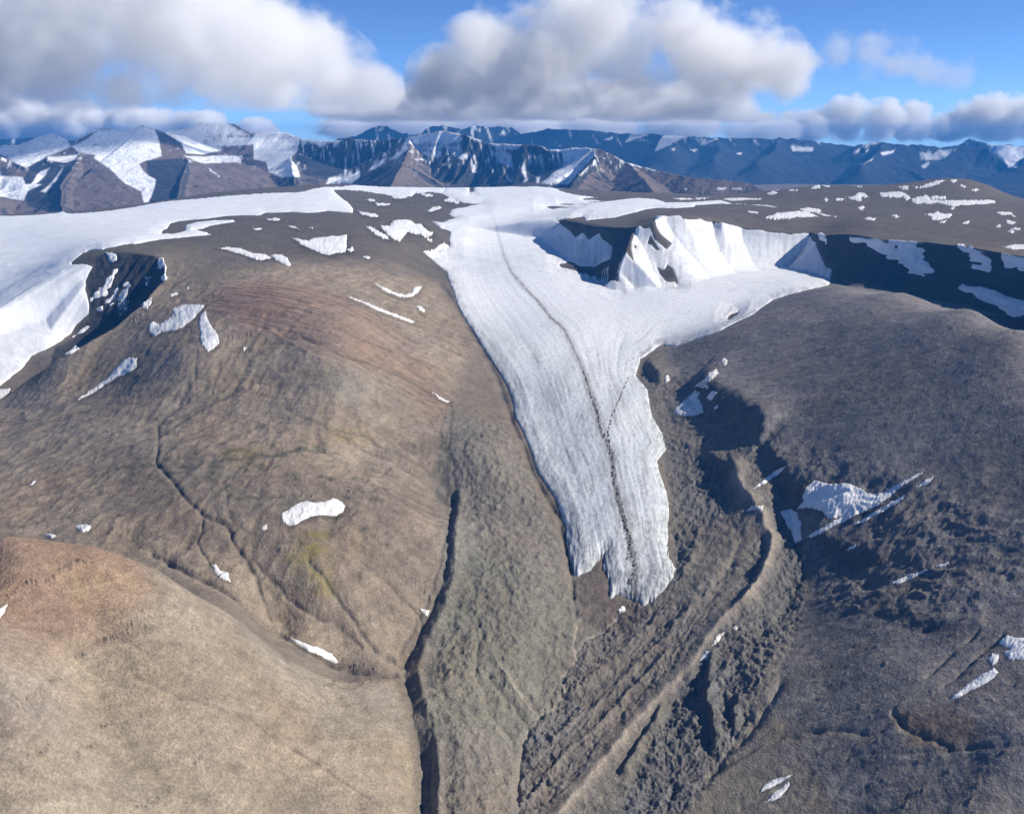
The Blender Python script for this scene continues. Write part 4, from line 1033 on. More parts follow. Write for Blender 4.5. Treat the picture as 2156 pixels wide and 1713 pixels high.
for pts, w0, w1, sd_ in (([(1228,791),(1248,851),(1268,921),(1288,966),(1293,1021),(1303,1066),(1318,1121),(1328,1167),(1338,1207),(1326,1240)], 1.6, 12.0, 1),
        ([(1323,800),(1308,840),(1290,881),(1280,921),(1284,960)], 1.0, 3.0, 2),
        ([(1303,1066),(1310,1100),(1330,1150),(1320,1190)], 3.5, 5.0, 5)):
    v_, f_ = rubble(pts, w0, w1, sd_)
    Vm.append(v_); Fm.append(f_ + off); off += len(v_)
mm_o = add_mesh('medial_moraine', np.vstack(Vm), np.vstack(Fm), rub_mat, True, glacier)
al = np.zeros((off, 3)); al[:] = (.19, .175, .16)
al *= (1 + .5 * noise(np.vstack(Vm)[:, 0] / 6, np.vstack(Vm)[:, 1] / 9, 9))[:, None]
attr_color(mm_o, 'albedo', np.clip(al, .03, .4))
mm_o['label'] = 'dark band of rubble down the middle of the ice'

# left ice field
W2 = sdI
und = 5 * fbm(A / 150, B / 14, 3, 301) + 2.0 * fbm(A / 30, B / 16, 3, 302) * sstep(6500, 5000, Y)
ialb = np.zeros(X.shape + (3,)); ialb[:] = (.87, .88, .89)
grime = sstep(5200, 4300, Y) * (.5 + .5 * fbm(A / 40, B / 12, 3, 303))
ialb *= (1 - .16 * np.clip(grime, 0, 1))[..., None]
icefield, IZ = drape('ice_field', W2, ialb, profile(W2, 12.0, 26.0) + und * sstep(0, 12, W2), snow_mat)
icefield['label'] = 'broad smooth white ice field filling the hollow at the far left'
icefield['category'] = 'ice field'

HH_ = np.maximum(CAM_Z - G.Z, 60)
_patch_seed = [0]
def snow_patch(tile, txt, label, group, dirty=0.0, deep=0.0, rag=1.0, name='snow_patch', surf=None):
    _patch_seed[0] += 1
    sdn = _patch_seed[0]
    outline = parse(tile, txt)
    wl = G.cast(roughen(outline, 1.6 * rag, 3, sdn), G.Z)
    Ym, Xm = np.median(wl[:, 1]), np.median(wl[:, 0])
    Hm = CAM_Z - np.median(wl[:, 2])
    kb = F * max(Hm, 80) / Ym
    pa, pb = F * wl[:, 0] / wl[:, 1], kb * np.log(wl[:, 1])
    pad = 4.0
    da = max(.8, (np.ptp(pa)) / 260.0); db = max(.8, np.ptp(pb) / 220.0)
    if min(np.ptp(pa), np.ptp(pb)) < 14: da = db = .55
    if np.ptp(pa) > 200: da = .8
    if deep: db = max(.05, np.ptp(pb) / 160.0); pad = 2.5
    a1 = np.arange(pa.min() - pad, pa.max() + pad, da); b1 = np.arange(pb.min() - pad, pb.max() + pad, db)
    AA, BB = np.meshgrid(a1, b1)
    Yq = np.exp(BB / kb); Xq = AA * Yq / F
    sd = sdist(AA, BB, np.stack([pa, pb], -1))
    m_px = Ym / F
    if deep:
        sd = sd + 1.1 * noise(Xq / 40, G.h(Xq, Yq, G.Z) / 22, sdn + 11) * min(1, kb * 60 / Ym)
    sd = sd + .9 * rag * noise(AA / 3.1, BB / 2.3, sdn) + .5 * rag * noise(AA / 1.3, BB / 1.1, sdn + 5)
    th = (1.2 + .9 * m_px + deep) * np.sqrt(np.clip(sd / 6.0, 0, 1)) * (1 + .35 * noise(AA / 7, BB / 5, sdn + 2))
    zq = G.h(Xq, Yq, G.Z) + np.where(sd > 0, th + .35 * m_px * np.clip(sd * 3, 0, 1), sd * .9 * m_px)
    ok = sd > -2.2
    fk = ok[:-1, :-1] | ok[1:, :-1] | ok[:-1, 1:] | ok[1:, 1:]
    F_ = grid_faces(*sd.shape)[fk.ravel()]
    al = np.zeros(sd.shape + (3,)); al[:] = (.86, .855, .84)
    g_ = dirty * (.55 + .45 * fbm(AA / 9, BB / 6, 3, sdn + 7)) + (.25 if dirty > 0 else .14) * sstep(4, 0, sd)
    al = al * (1 - np.clip(g_, 0, 1)[..., None]) + np.array([.52, .45, .37]) * np.clip(g_, 0, 1)[..., None]
    Vs, F_, (al,) = compact(np.stack([Xq, Yq, zq], -1).reshape(-1, 3), F_, (al.reshape(-1, 3),))
    c = Vs.mean(0); c[2] = Vs[:, 2].min()
    o = add_mesh(name, Vs - c, F_, snow_mat)
    o.location = c
    attr_color(o, 'albedo', al)
    o['label'] = label; o['category'] = 'snow patch'; o['group'] = group
    return o
for line in PATCHES.strip().split('\n'):
    tile, grp, dirty, label, txt = [q.strip() for q in line.split('|')]
    snow_patch(tile, txt, label, GROUPS[grp], float(dirty), 7.0 if grp in 'ch' else 0.0, .08 if grp in 'ch' else 1.0)
# ------------------------------------------------------------------ mountains behind the plateau
class Range(Grid):
    def __init__(self, us, Ys, floor):
        super().__init__(us, Ys)
        self.Z = np.full(self.X.shape, float(floor)) + 30 * fbm(self.X / 1500, self.Yg / 1500, 3, 11)
    def ridge(self, pts, cliff=130.0, s0=1.35, s1=.62, s2=.30, gully=.5, wl=190.0, seed=0, smooth=0.0, lone=None):
        P = np.array([at_y(*p) for p in pts])
        P = np.array([np.interp(np.linspace(0, len(P) - 1, (len(P) - 1) * 4 + 1), np.arange(len(P)), P[:, k]) for k in range(3)]).T
        P[1:-1, :2] += np.random.RandomState(seed).normal(0, 9 * P[1:-1, 1:2] / 16000, (len(P) - 2, 2))
        R = 5200.0 * P[:, 1].mean() / 16000
        m_ = (self.X > P[:, 0].min() - R) & (self.X < P[:, 0].max() + R) & (self.Yg > P[:, 1].min() - R) & (self.Yg < P[:, 1].max() + R)
        x, y = self.X[m_], self.Yg[m_]
        d_, s_, _ = seg_dist(x, y, P[:, :2])
        L = np.concatenate([[0], np.cumsum(np.hypot(*np.diff(P[:, :2], axis=0).T))])
        z = np.interp(s_, L, P[:, 2]) + smooth * noise(s_ / 140, s_ * 0, seed)
        rg = ridged((s_ + 60 * noise(x / 300, y / 300, seed + 2)) / wl, d_ / 1800, 3, seed + 3)
        de = d_ * (1 + gully * (.72 - rg) * 1.6 * sstep(0, 90, d_) * (1 - .8 * sstep(300, 1300, d_)))
        dr = s0 * np.minimum(de, cliff) + s1 * np.clip(de - cliff, 0, 520) + s2 * np.maximum(de - cliff - 520, 0)
        self.Z[m_] = np.maximum(self.Z[m_], z - dr)
    def slope(self):
        return slope_of(self.Z, self)

def tp(tile, pts):
    x0, y0, k = TILE[tile]
    return [(x0 + p[0] / k, y0 + p[1] / k, p[2] * 1000.0) for p in pts]
R1 = Range(np.arange(-.62, .40, .00095), np.concatenate([np.arange(11800, 17200, 16.0), np.arange(17200, 21500, 40.0)]), 520)
rd = R1.ridge
rd(tp('T1', [(0,310,18.6),(160,300,18.6),(350,228,18.4),(440,208,18.3),(560,262,18),(640,330,17.5)]), 60, .9, .5, .3, .3, 260, 1)
rd(tp('T1', [(840,165,16.6),(980,176,16.5),(1110,176,16.4),(1200,146,16.4),(1300,172,16.6),(1420,205,17),(1560,232,17.4)]), 60, .85, .40, .26, .35, 170, 2, 6)
rd(tp('T1', [(840,165,16.6),(720,268,16.3),(600,322,16),(680,382,15.5),(640,450,14.9),(600,520,14.3),(520,640,13.6),(515,740,13.0),(525,870,12.4)]), 40, .9, .62, .34, .25, 260, 3)
rd(tp('T1', [(600,322,16),(640,392,15.5),(400,412,15.2),(275,470,15.1),(200,560,14.9)]), 150, 1.6, .6, .3, .6, 130, 4)
rd(tp('T1', [(1300,200,16.5),(1370,320,15.8),(1480,400,15.4),(1590,428,15.2),(1555,520,14.6),(1520,610,14.1),(1505,700,13.5),(1480,790,13.0)]), 60, 1.0, .62, .34, .3, 230, 5)
rd(tp('T1', [(1370,400,15.7),(1250,440,15.5)]), 110, 1.5, .7, .3, .4, 120, 55)
rd(tp('T1', [(1420,186,19.3),(1540,178,19.2),(1690,120,19),(1760,122,19),(1900,128,19),(1980,132,19),(2110,230,18.6)]), 60, .8, .40, .25, .4, 240, 6, 8)
rd(tp('T2', [(-60,225,18),(0,192,18),(120,196,18),(250,196,17.8),(370,250,17.2)]), 80, 1.0, .45, .25, .3, 240, 7)
rd(tp('T1', [(1590,425,15.3),(1720,440,15.4),(1850,395,15.6),(2000,405,15.7),(2100,430,15.8)]), 70, 1.2, .5, .3, .3, 170, 8)
rd(tp('T2', [(340,250,17.0),(480,262,16.9),(680,274,16.7),(740,262,16.6),(800,244,16.6),(870,264,16.5),(1000,268,16.4),(1130,256,16.3),(1250,246,16.1),(1290,240,16.0)]), 260, 1.7, .6, .3, .65, 105, 9, 14)
rd(tp('T2', [(290,400,16.0),(310,520,15.2),(330,640,14.6)]), 60, 1, .5, .3, .5, 130, 56)
rd(tp('T2', [(1290,240,16.0),(1300,322,15.4),(1270,400,14.9),(1230,480,14.3),(1180,560,13.6),(1130,660,12.9)]), 30, .8, .58, .40, .22, 300, 10)
rd(tp('T2', [(1290,240,15.9),(1450,212,15.7),(1550,186,15.5),(1720,212,15.3),(1800,232,15.2),(1950,292,15.1),(2156,300,14.9),(2260,312,14.7)]), 170, 1.5, .66, .3, .5, 150, 11, 8)
rd(tp('T3', [(0,300,14.9),(120,305,14.8),(240,312,14.7),(300,346,14.6),(430,345,14.5),(540,326,14.4),(705,336,14.2)]), 260, 1.6, .62, .3, .6, 100, 12, 8)
rd(tp('T3', [(705,336,14.2),(690,420,13.7),(620,500,13.2),(550,570,12.8),(490,660,12.3)]), 60, 1.1, .60, .36, .3, 230, 13)
rd(tp('T3', [(705,336,14.2),(790,362,14.1),(870,402,14.0),(950,450,13.9),(1100,492,13.7),(1250,530,13.5),(1400,562,13.3),(1560,588,13.1),(1800,604,13),(2000,630,12.9),(2160,705,12.7)]), 30, .75, .5, .36, .3, 330, 14)
rd(tp('T3', [(1000,470,13.8),(1080,560,13.0),(1190,690,12.3)]), 30, .6, .5, .36, .2, 300, 57)
rd(tp('T1', [(-200,330,14.5),(0,400,14.5),(100,442,14.5),(215,497,14.4)]), 50, .9, .5, .3, .4, 160, 15)
rd(tp('T1', [(-260,690,13.0),(0,755,13.2),(200,790,13.4),(300,800,13.6)]), 20, .6, .5, .3, .2, 300, 16)
rough = ridged(R1.X / 90, R1.Yg / 130, 4, 21)
sx, sy = R1.slope()
stp = np.hypot(sx, sy)
stp = .5 * stp + .25 * (np.roll(stp, 1, 1) + np.roll(stp, -1, 1))
R1.Z += (rough - .5) * (5 + 15 * sstep(.5, 1.0, stp)) + 4 * noise(R1.X / 25, R1.Yg / 40, 5)
sx, sy = R1.slope()
strata1 = noise(R1.Z / 34.0, R1.X / 2500, 31) + .4 * noise(R1.Z / 15.0, R1.X / 2500, 32)
ralb = np.zeros(R1.X.shape + (3,)); ralb[:] = (.165, .128, .108)
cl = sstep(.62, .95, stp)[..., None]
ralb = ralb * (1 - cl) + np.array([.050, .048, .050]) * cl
ralb *= (1 + (.22 * strata1 * (.4 + cl[..., 0])))[..., None] * (1 + .15 * fbm(R1.X / 150, R1.Yg / 150, 3, 33))[..., None]
SNOW1 = [('T1',1,'600,320 720,270 840,168 1110,178 1200,150 1300,170 1330,230 1350,330 1360,400 1230,440 1170,470 1240,560 1310,600 1290,700 1250,790 1215,795 1190,700 1050,630 950,530 790,420 800,390 680,380'),
 ('T1',1,'-80,320 0,310 160,300 350,225 440,205 560,260 600,320 400,400 270,470 220,500 100,440 0,390 -80,360'), ('T1',1,'-80,570 0,570 190,580 210,640 350,640 230,700 200,780 0,740 -80,730'),
 ('T1',1,'1320,180 1420,190 1700,240 2156,240 2156,300 1830,320 1880,350 1700,390 1570,380 1530,290 1480,260 1380,200'), ('T1',1,'1400,185 1690,115 1900,120 2110,230 1700,245 1530,220'),
 ('T1',.9,'1550,400 1720,410 1840,395 2000,400 2000,450 1720,465 1620,430'), ('T1',.9,'400,410 650,390 660,420 540,460 400,440'), ('T1',1,'290,600 330,540 420,500 380,570 300,640 260,640'), ('T1',.9,'340,700 420,640 530,500 480,600 430,660 380,710'),
 ('T2',1,'-20,190 250,195 370,250 350,350 290,430 350,500 370,580 220,585 110,540 80,450 -20,430'), ('T2',1,'590,640 610,590 740,540 750,470 770,530 820,560 870,500 870,580 820,630 700,635'),
 ('T2',1,'950,530 980,480 1070,430 1080,450 1000,510'), ('T2',1,'1120,440 1220,350 1270,250 1290,300 1290,340 1200,410'), ('T2',1,'1280,245 1450,210 1550,185 1720,210 1740,270 1700,290 1550,300 1560,410 1480,415 1400,380 1290,290'),
 ('T2',.85,'1560,310 1720,295 1740,360 1690,385 1790,375 1780,430 1720,430 1640,370'), ('T2',.9,'1780,230 1880,250 1895,290 1830,265'), ('T2',.85,'1960,290 2156,300 2156,350 2050,340 2156,400 2156,500 2050,460 2000,380 2060,370'),
 ('T2',1,'1810,460 1840,480 1870,555 1820,535'), ('T2',1,'1900,420 1950,450 1940,468'), ('T2',1,'1960,490 2005,510 2000,545'), ('T2',1,'2080,500 2110,560 2156,620 2130,610 2090,550'), ('T2',1,'360,240 420,255 660,268 720,268 700,285 600,290 560,330 500,300 440,290 400,300'),
 ('T3',1,'240,312 300,345 540,325 700,335 695,400 560,540 470,640 380,640 250,630 330,560 430,480 420,370 300,356'), ('T3',1,'80,500 110,430 120,560 135,610 90,630 110,590'), ('T3',1,'200,580 240,575 230,630 205,630'), ('T3',.9,'0,300 80,305 60,330 0,355'), ('T3',1,'870,400 930,455 920,462 875,415'), ('T3',1,'950,445 1040,465 1100,490 1090,505 1000,480'),
 ('T3',1,'1125,490 1210,520 1205,532 1140,515'), ('T3',1,'670,490 690,435 705,440 700,480'), ('T3',1,'570,565 600,530 650,485 640,510 590,565'), ('T3',1,'1725,670 1800,668 1800,682 1730,684'), ('T3',1,'1855,670 1935,672 1930,684 1860,682'), ('T3',1,'905,703 940,700 940,714 910,714'), ('T3',1,'1450,668 1475,680 1465,692 1452,685'), ('T2',1,'1340,425 1450,423 1450,433 1345,435'), ('T1',1,'1760,505 1815,545 1810,555 1770,530'), ('T1',1,'1820,545 1850,575 1835,572')]
def bearing(P):
    x, y, dz = ray(P[:, 0], P[:, 1])
    return np.stack([F * x / y, F * dz / y], -1)
def lay_snow(g, lst, sharp=1.5):
    wt = np.zeros(g.X.shape)
    A_, E_ = F * g.X / g.Yg, F * (g.Z - CAM_Z) / g.Yg      # bearing and height angle from the camera; image-pixel outlines are projected onto the mesh
    for i_, (tile, k, txt) in enumerate(lst):
        d_ = sd_local(A_, E_, bearing(roughen(parse(tile, txt), 1.2, 2, i_)), 6)
        d_ = np.where(d_ > -1e5, d_ + 1.0 * fbm(A_ / 4, g.Z / 25, 2, i_), d_)
        wt = np.maximum(wt, k * sstep(-sharp, sharp, d_))
    return wt
SHADED_WALL1 = [('T1',1,'270,470 400,412 650,440 600,520 500,640 520,860 430,880 230,820 200,590'), ('T1',1,'1240,440 1420,430 1590,430 1520,600 1500,740 1440,800 1250,800 1300,640 1235,520'),
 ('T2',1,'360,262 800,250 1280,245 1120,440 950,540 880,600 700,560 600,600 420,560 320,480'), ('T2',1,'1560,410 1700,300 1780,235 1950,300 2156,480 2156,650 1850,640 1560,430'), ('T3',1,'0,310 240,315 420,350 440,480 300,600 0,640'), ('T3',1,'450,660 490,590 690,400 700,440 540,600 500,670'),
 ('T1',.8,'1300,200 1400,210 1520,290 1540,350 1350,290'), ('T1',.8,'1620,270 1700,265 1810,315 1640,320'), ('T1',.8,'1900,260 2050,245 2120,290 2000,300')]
wall_shade = lay_snow(R1, SHADED_WALL1, 2.0)[..., None]
ralb = ralb * (1 - wall_shade) + np.array([.042, .042, .046]) * (1 + .35 * strata1[..., None]) * wall_shade  # shade of the dark faces painted into their basalt colour
sw = lay_snow(R1, SNOW1)
band = sstep(.34, .75, strata1 + .6 * noise(R1.X / 60, R1.Z / 30, 35)) * sstep(.45, .85, stp)
sw *= 1 - .62 * band
cou = sstep(.25, .5, noise((R1.X + .25 * R1.Z) / 42, R1.Z / 260, 36) + .3 * noise(R1.X / 15, R1.Z / 60, 37)) * sstep(.5, .9, stp) * sstep(900, 1250, R1.Z)
fleck = sstep(.52, .62, noise(R1.X / 70, R1.Yg / 120, 38)) * sstep(950, 1250, R1.Z) * (R1.X < 2600)
sw = np.maximum(sw, np.maximum(.85 * cou, .9 * fleck * sstep(.3, .6, stp)))
ralb = ralb * (1 - sw[..., None]) + np.array([.84, .85, .87]) * sw[..., None]
mountain_mat = rock_material('mountain_rock', 70.0, 25.0, 12.0, 4.0, .15)
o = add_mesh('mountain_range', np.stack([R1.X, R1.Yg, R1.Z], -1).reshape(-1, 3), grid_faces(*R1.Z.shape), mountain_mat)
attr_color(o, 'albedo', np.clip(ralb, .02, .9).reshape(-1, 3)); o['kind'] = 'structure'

# the far range across the fjord country
R2 = Range(np.arange(-.64, .64, .0013), np.concatenate([np.arange(20500, 36000, 75.0), np.arange(36000, 41000, 200.0)]), 130)
rd = R2.ridge
kw = dict(cliff=220, s0=.8, s1=.44, s2=.17, gully=.35, wl=700)
rd([(-120,300,31000),(0,294,31000),(60,290,31000),(140,296,31000),(300,292,32000)], seed=30, **kw)
rd(tp('T2', [(700,250,33),(820,238,33),(900,205,33),(1030,142,32.5),(1090,150,32.5),(1130,168,32.5),(1260,222,32)]), seed=31, **kw)
rd(tp('T2', [(1250,210,34),(1390,212,33),(1430,162,33),(1570,134,33),(1640,160,33),(1720,172,33),(1840,146,33),(2000,152,33),(2156,160,33)]), seed=32, **kw)
rd(tp('T3', [(-20,180,32),(60,220,31.5),(150,205,31),(300,172,31),(500,182,31),(700,190,31),(950,212,31.5),(1150,212,31.5),(1300,222,31),(1480,235,30.5),(1700,244,30),(2000,246,30),(2156,255,30)]), seed=33, **kw)
rd(tp('T4', [(0,256,30),(100,246,30),(200,252,30),(340,268,30),(500,292,30.5),(620,308,31),(740,328,31)]), seed=34, **kw)
rd(tp('T4', [(700,330,28.5),(780,300,28.5),(860,284,28.5),(980,276,28.5),(1100,296,28.5),(1250,300,28.5),(1400,318,28.5),(1600,318,28.5),(1800,310,28.5),(1860,340,28.2),(1950,420,28),(2030,500,27.6)]), seed=35, **kw)
rd(tp('T4', [(1700,250,34),(1860,300,33.5),(2000,300,33),(2156,320,33),(2400,300,33)]), seed=36, **kw)
rd(tp('T4', [(2040,510,27),(2110,440,26.8),(2156,415,26.6),(2400,380,26.5)]), seed=37, **kw)
rd(tp('T3', [(1206,222,31),(1400,262,29.5),(1300,330,28),(1150,420,26.5)]), seed=38, **kw)
rd(tp('T3', [(1700,246,30),(1760,330,28),(1700,420,26)]), seed=39, **kw)
rd(tp('T4', [(100,250,30),(60,350,27.6),(-100,450,25.6)]), seed=40, **kw)
rd(tp('T4', [(980,278,28.5),(900,400,26.6),(780,500,25)]), seed=41, **kw)
R2.Z += (ridged(R2.X / 420, R2.Yg / 600, 4, 41) - .5) * 60
sx, sy = R2.slope(); stp = np.hypot(sx, sy)
falb = np.zeros(R2.X.shape + (3,)); falb[:] = (.032, .036, .042)
falb *= (1 + .3 * fbm(R2.X / 900, R2.Yg / 900, 3, 43))[..., None]
valley = sstep(420, 180, R2.Z) * sstep(-.1, .4, fbm(R2.X / 2600 + R2.Yg / 9000, R2.Yg / 1500, 3, 44))
falb = falb * (1 - .6 * valley[..., None]) + np.array([.17, .15, .13]) * .6 * valley[..., None]
SNOW2 = [('T3',.9,'940,290 1000,230 1150,215 1080,255'), ('T3',1,'1205,360 1230,300 1280,222 1480,236 1400,265 1330,310 1250,345'), ('T3',.9,'1520,250 1640,270 1600,287'), ('T3',.9,'1590,300 1740,250 1700,275 1620,310'), ('T3',.9,'1500,340 1570,345 1540,368'),
 ('T4',.9,'790,320 820,300 970,275 900,300 830,328'), ('T4',.8,'190,310 240,310 290,330 380,330 380,360 210,360'), ('T4',.8,'760,475 850,440 900,393 882,430 800,472'), ('T4',.8,'950,370 1080,345 1060,372 960,397'), ('T4',.6,'1270,365 1330,380 1350,350 1390,390 1440,350 1480,360 1580,350 1500,410 1420,440 1350,440 1290,430'), ('T4',.6,'1290,490 1350,445 1360,470 1320,510'),
 ('T4',.9,'1840,300 2156,330 2156,410 2110,440 2090,500 2030,495 1980,420 1900,370'), ('T4',.9,'720,380 750,345 775,345 745,387'), ('T4',.9,'800,395 840,340 852,345 815,397'), ('T2',.7,'1020,190 1070,148 1080,180 1160,217 1090,185'), ('T2',.9,'1280,230 1320,160 1420,150 1390,222'), ('T3',.9,'750,270 860,245 830,265'), ('T3',.9,'1070,275 1120,262 1115,275'), ('T3',.8,'1320,350 1375,335 1370,358'), ('T3',.9,'1885,385 1935,370 1930,388'), ('T2',.9,'1850,170 1900,190 1890,198'), ('T2',.9,'2060,220 2085,175 2110,225')]
sw = lay_snow(R2, SNOW2, 1.0)
st2 = sstep(.42, .62, noise((R2.X + .4 * R2.Z) / 170, R2.Z / 700, 46) + .3 * noise(R2.X / 70, R2.Z / 150, 47)) * sstep(1180, 1360, R2.Z + 60 * noise(R2.X / 900, R2.Yg / 900, 48))
sw = np.maximum(sw, .75 * st2)
falb = falb * (1 - sw[..., None]) + np.array([.84, .85, .87]) * sw[..., None]
o = add_mesh('far_mountain_range', np.stack([R2.X, R2.Yg, R2.Z], -1).reshape(-1, 3), grid_faces(*R2.Z.shape), mountain_mat)
attr_color(o, 'albedo', np.clip(falb, .02, .9).reshape(-1, 3)); o['kind'] = 'structure'

# lowland under everything, out to where the far range closes the view
low_mat = rock_material('lowland_rock', 900.0, 200.0, 30.0, 8.0, .3)
gx, gy = np.meshgrid(np.linspace(-31000, 31000, 63), np.linspace(-3000, 41500, 46))
gz_ = 20 + 20 * fbm(gx / 5000, gy / 5000, 3, 51)
o = add_mesh('lowland', np.stack([gx, gy, gz_], -1).reshape(-1, 3), grid_faces(*gx.shape), low_mat)
attr_color(o, 'albedo', np.tile([.12, .105, .095], (gx.size, 1))); o['kind'] = 'structure'

# ------------------------------------------------------------------ air
def box_mesh(x0, x1, y0, y1, z0, z1):
    v_ = np.array([(x, y, z) for z in (z0, z1) for y in (y0, y1) for x in (x0, x1)], float)
    f_ = np.array([(0, 2, 3, 1), (4, 5, 7, 6), (0, 1, 5, 4), (2, 6, 7, 3), (0, 4, 6, 2), (1, 3, 7, 5)])
    return v_, f_
hm = bpy.data.materials.new('thin_blue_air'); hm.use_nodes = True
t = hm.node_tree; t.nodes.clear()
pv = N(t, 'ShaderNodeVolumePrincipled'); pv.inputs['Color'].default_value = (.06, .38, 1.0, 1); pv.inputs['Density'].default_value = HAZE; pv.inputs['Anisotropy'].default_value = 0.0
ho = N(t, 'ShaderNodeOutputMaterial'); t.links.new(pv.outputs[0], ho.inputs['Volume'])
v_, f_ = box_mesh(-32000, 32000, -3500, 42000, -80, 1840)
hz_o = add_mesh('haze', v_, f_, hm, False); hz_o['kind'] = 'stuff'
hz_o['label'] = 'thin blue air over the mountains'
# ------------------------------------------------------------------ clouds (all above or beyond the box of air)
def cloud(blobs, Yc, depth, base, label, voxel, seed, dens, amp=.9, s1=900.0, soft=.35, squash=1.0, aniso=.1, step=.3, thr=0.0):
    """a body of vapour: swellings where the photo shows them; a noise-eaten density field inside a loose hull"""
    rng = random.Random(seed)
    Vs, Fs, off = [], [], 0
    nu, nv_ = 18, 12
    m_ = bpy.data.materials.new('cloud_vapour'); m_.use_nodes = True
    t = m_.node_tree; t.nodes.clear()
    ln = t.links.new
    out = N(t, 'ShaderNodeOutputMaterial'); pv = N(t, 'ShaderNodeVolumePrincipled')
    pv.inputs['Anisotropy'].default_value = aniso; pv.inputs['Color'].default_value = (1, 1, 1, 1)
    geo = N(t, 'ShaderNodeNewGeometry')
    mp = N(t, 'ShaderNodeMapping'); mp.inputs['Scale'].default_value = (1 / s1, 1 / s1, 1.15 / s1); mp.inputs['Location'].default_value = (seed * 3.7, 0, 0)
    n1 = N(t, 'ShaderNodeTexNoise'); n1.inputs['Scale'].default_value = 1; n1.inputs['Detail'].default_value = 7; n1.inputs['Roughness'].default_value = .62
    ln(geo.outputs['Position'], mp.inputs[0]); ln(mp.outputs[0], n1.inputs['Vector'])
    field = None
    grow = 1.18
    for (px, py, r, *ax) in blobs:
        Yb = Yc + rng.uniform(-.3, .3) * depth
        x, y, z = at_y(px, py, Yb)
        R = r / F * Yb
        Rz = R; R = R * (ax[0] if ax else 1.0)
        dy = max(R, depth * rng.uniform(.36, .5))
        sub = N(t, 'ShaderNodeVectorMath', operation='SUBTRACT'); sub.inputs[1].default_value = (x, y, z); ln(geo.outputs['Position'], sub.inputs[0])
        mul = N(t, 'ShaderNodeVectorMath', operation='MULTIPLY'); mul.inputs[1].default_value = (1 / R, 1 / dy, 1 / (Rz * squash)); ln(sub.outputs[0], mul.inputs[0])
        le = N(t, 'ShaderNodeVectorMath', operation='LENGTH'); ln(mul.outputs[0], le.inputs[0])
        if field is None:
            field = le.outputs['Value']
        else:
            mn = N(t, 'ShaderNodeMath', operation='SMOOTH_MIN'); mn.inputs[2].default_value = .25
            ln(field, mn.inputs[0]); ln(le.outputs['Value'], mn.inputs[1]); field = mn.outputs[0]
        R *= grow; dy *= grow; Rz *= grow
        ph = np.linspace(0, 2 * np.pi, nu, endpoint=False); th = np.linspace(0, np.pi, nv_ + 2)[1:-1]
        P_, T_ = np.meshgrid(ph, th)
        bx = np.stack([x + R * np.sin(T_) * np.cos(P_), y + dy * np.sin(T_) * np.sin(P_), z + Rz * squash * np.cos(T_)], -1).reshape(-1, 3)
        bx = np.vstack([bx, [[x, y, z + Rz * squash], [x, y, z - Rz * squash]]]); bx[:, 2] = np.maximum(bx[:, 2], base)
        idx = np.arange(nu * nv_).reshape(nv_, nu)
        q = [(idx[j, i], idx[j + 1, i], idx[j + 1, (i + 1) % nu], idx[j, (i + 1) % nu]) for j in range(nv_ - 1) for i in range(nu)]
        q += [(nu * nv_, idx[0, i], idx[0, (i + 1) % nu]) for i in range(nu)]
        q += [(nu * nv_ + 1, idx[-1, (i + 1) % nu], idx[-1, i]) for i in range(nu)]
        Vs.append(bx); Fs += [tuple(int(a_) + off for a_ in f) for f in q]; off += len(bx)
    # density = dens * smoothstep(0, soft, 1 - field + amp * (noise - .5) - thr) * fade at the flat base
    ma = N(t, 'ShaderNodeMath', operation='MULTIPLY_ADD'); ma.inputs[1].default_value = amp; ma.inputs[2].default_value = 1 - .5 * amp - thr; ln(n1.outputs[0], ma.inputs[0])
    su = N(t, 'ShaderNodeMath', operation='SUBTRACT'); ln(ma.outputs[0], su.inputs[0]); ln(field, su.inputs[1])
    mr = N(t, 'ShaderNodeMapRange', interpolation_type='SMOOTHSTEP'); mr.inputs[1].default_value = 0; mr.inputs[2].default_value = soft; mr.inputs[3].default_value = 0; mr.inputs[4].default_value = dens
    ln(su.outputs[0], mr.inputs[0])
    sz = N(t, 'ShaderNodeSeparateXYZ'); ln(geo.outputs['Position'], sz.inputs[0])
    wob = N(t, 'ShaderNodeMath', operation='MULTIPLY_ADD'); wob.inputs[1].default_value = 500; ln(n1.outputs[0], wob.inputs[0]); ln(sz.outputs['Z'], wob.inputs[2])
    mb = N(t, 'ShaderNodeMapRange', interpolation_type='SMOOTHSTEP'); mb.inputs[1].default_value = base + 250; mb.inputs[2].default_value = base + 520
    ln(wob.outputs[0], mb.inputs[0])
    fin = N(t, 'ShaderNodeMath', operation='MULTIPLY'); ln(mr.outputs[0], fin.inputs[0]); ln(mb.outputs[0], fin.inputs[1])
    ln(fin.outputs[0], pv.inputs['Density']); ln(pv.outputs[0], out.inputs['Volume'])
    m_.cycles.volume_step_rate = step
    me = bpy.data.meshes.new('cloud'); me.from_pydata(np.vstack(Vs).tolist(), [], Fs)
    o = bpy.data.objects.new('cloud', me); COL.objects.link(o)
    md = o.modifiers.new('fuse', 'REMESH'); md.mode = 'VOXEL'; md.voxel_size = voxel
    dg = bpy.context.evaluated_depsgraph_get()
    m2 = bpy.data.meshes.new_from_object(o.evaluated_get(dg))
    o.modifiers.clear(); o.data = m2
    co = np.zeros(len(m2.vertices) * 3, np.float32); m2.vertices.foreach_get('co', co); co = co.reshape(-1, 3)
    c0_ = co.mean(0)
    m2.vertices.foreach_set('co', (co - c0_).ravel()); m2.update()
    o.location = c0_.tolist()
    m2.materials.clear(); m2.materials.append(m_)
    o['label'] = label; o['category'] = 'cloud'; o['group'] = 'clouds in the sky'
    return o
C = cloud
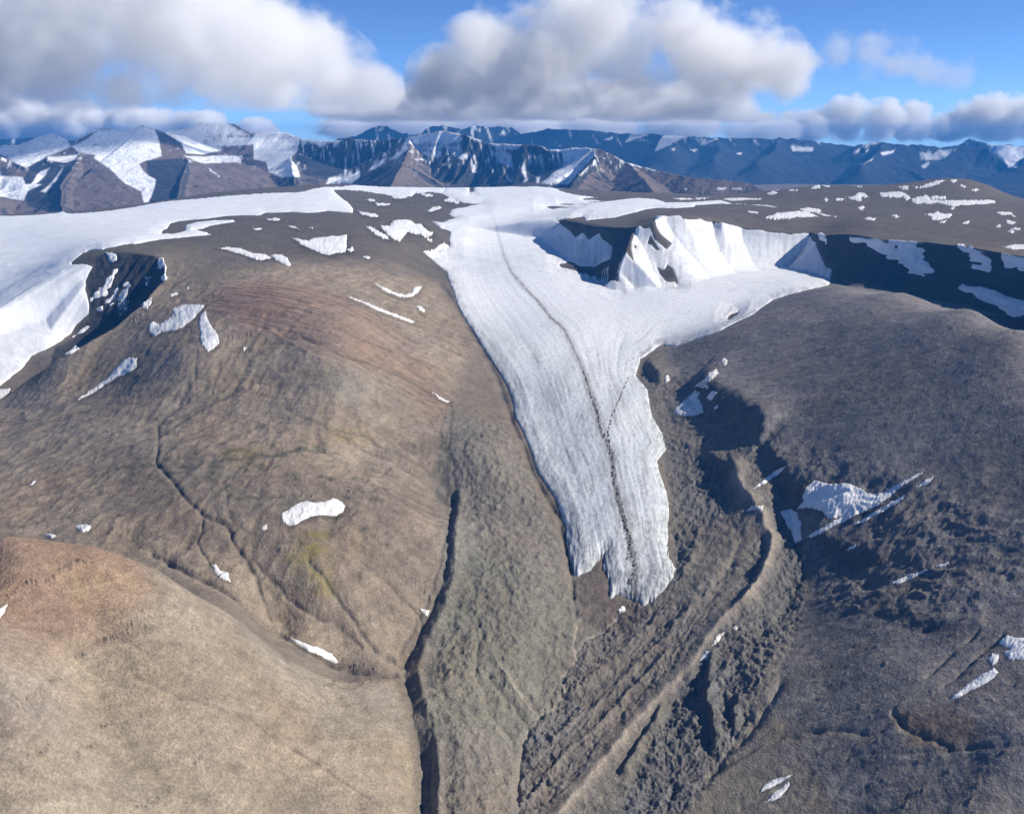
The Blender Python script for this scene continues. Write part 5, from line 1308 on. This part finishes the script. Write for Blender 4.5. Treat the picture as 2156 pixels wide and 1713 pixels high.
C([(-240,70,230),(-60,110,190),(120,90,175),(300,60,180),(460,50,160),(560,95,130),(640,130,110),(720,165,85),(790,185,55),(250,190,80),(90,190,80),(580,190,70),(400,-60,150),(150,-60,190),(-60,232,34,3),(120,236,30,3),(300,234,30,3),(480,236,26,3),(650,236,22,3)], 17500, 3600, 1845, 'huge grey cloud bank filling the top left of the sky', 130, 1, .0019, 3.9, 1300, .65)
C([(930,170,66),(1000,140,90),(1070,110,98),(1160,90,115),(1250,70,120),(1340,105,100),(1430,85,95),(1510,110,90),(1590,125,85),(1660,150,60),(1130,160,75),(1330,165,70)], 23000, 3600, 1950, 'large heaped cloud in the middle of the sky with pale bulging top', 140, 2, .0018, 3.9, 1300, .65)
C([(1775,100,48),(1830,110,56),(1890,130,54),(1950,148,50),(2010,164,44)], 24000, 1600, 2400, 'small thin grey cloud alone in the blue at upper right', 110, 3, .0010, 2.8, 800, .7, 1, .1, .5, .1)
C([(1700,268,40,1.4),(1790,252,48,1.2),(1850,255,44,1.2),(1920,258,46,1.3),(1975,268,36)], 46000, 1800, 1150, 'low white cumulus on the right horizon with cauliflower top', 160, 4, .0022, 2.4, 1100, .35)
C([(2020,262,44),(2070,248,52),(2130,245,54),(2200,250,60)], 46500, 1800, 1150, 'low white cumulus at the right edge above the snowy col', 170, 5, .0022, 2.4, 1100, .35)
C([(800,232,40,3),(960,222,46,3),(1120,228,44,3),(1280,222,46,3),(1440,226,44,3),(1040,250,26,4),(1340,250,26,4),(1560,256,20,4)], 30500, 11000, 1860, 'low blue grey cloud layer along the horizon over the far range', 170, 6, .0022, 4.2, 1500, .7)
C([(760,275,30,3),(900,268,36,3),(1080,268,36,3),(1260,268,36,3),(1440,270,34,3),(1600,276,28,3)], 45000, 4000, 600, 'pale low cloud layer behind the far range along the middle horizon', 200, 9, .0022, 2.6, 1300, .5)
C([(-80,258,48,2),(40,256,46,2),(160,258,44,2),(290,262,40,2),(420,266,34,2),(540,272,26,2)], 46000, 3000, 600, 'bright low cloud behind the snowy peaks at the left', 140, 7, .0040, 2.2, 1000, .4)
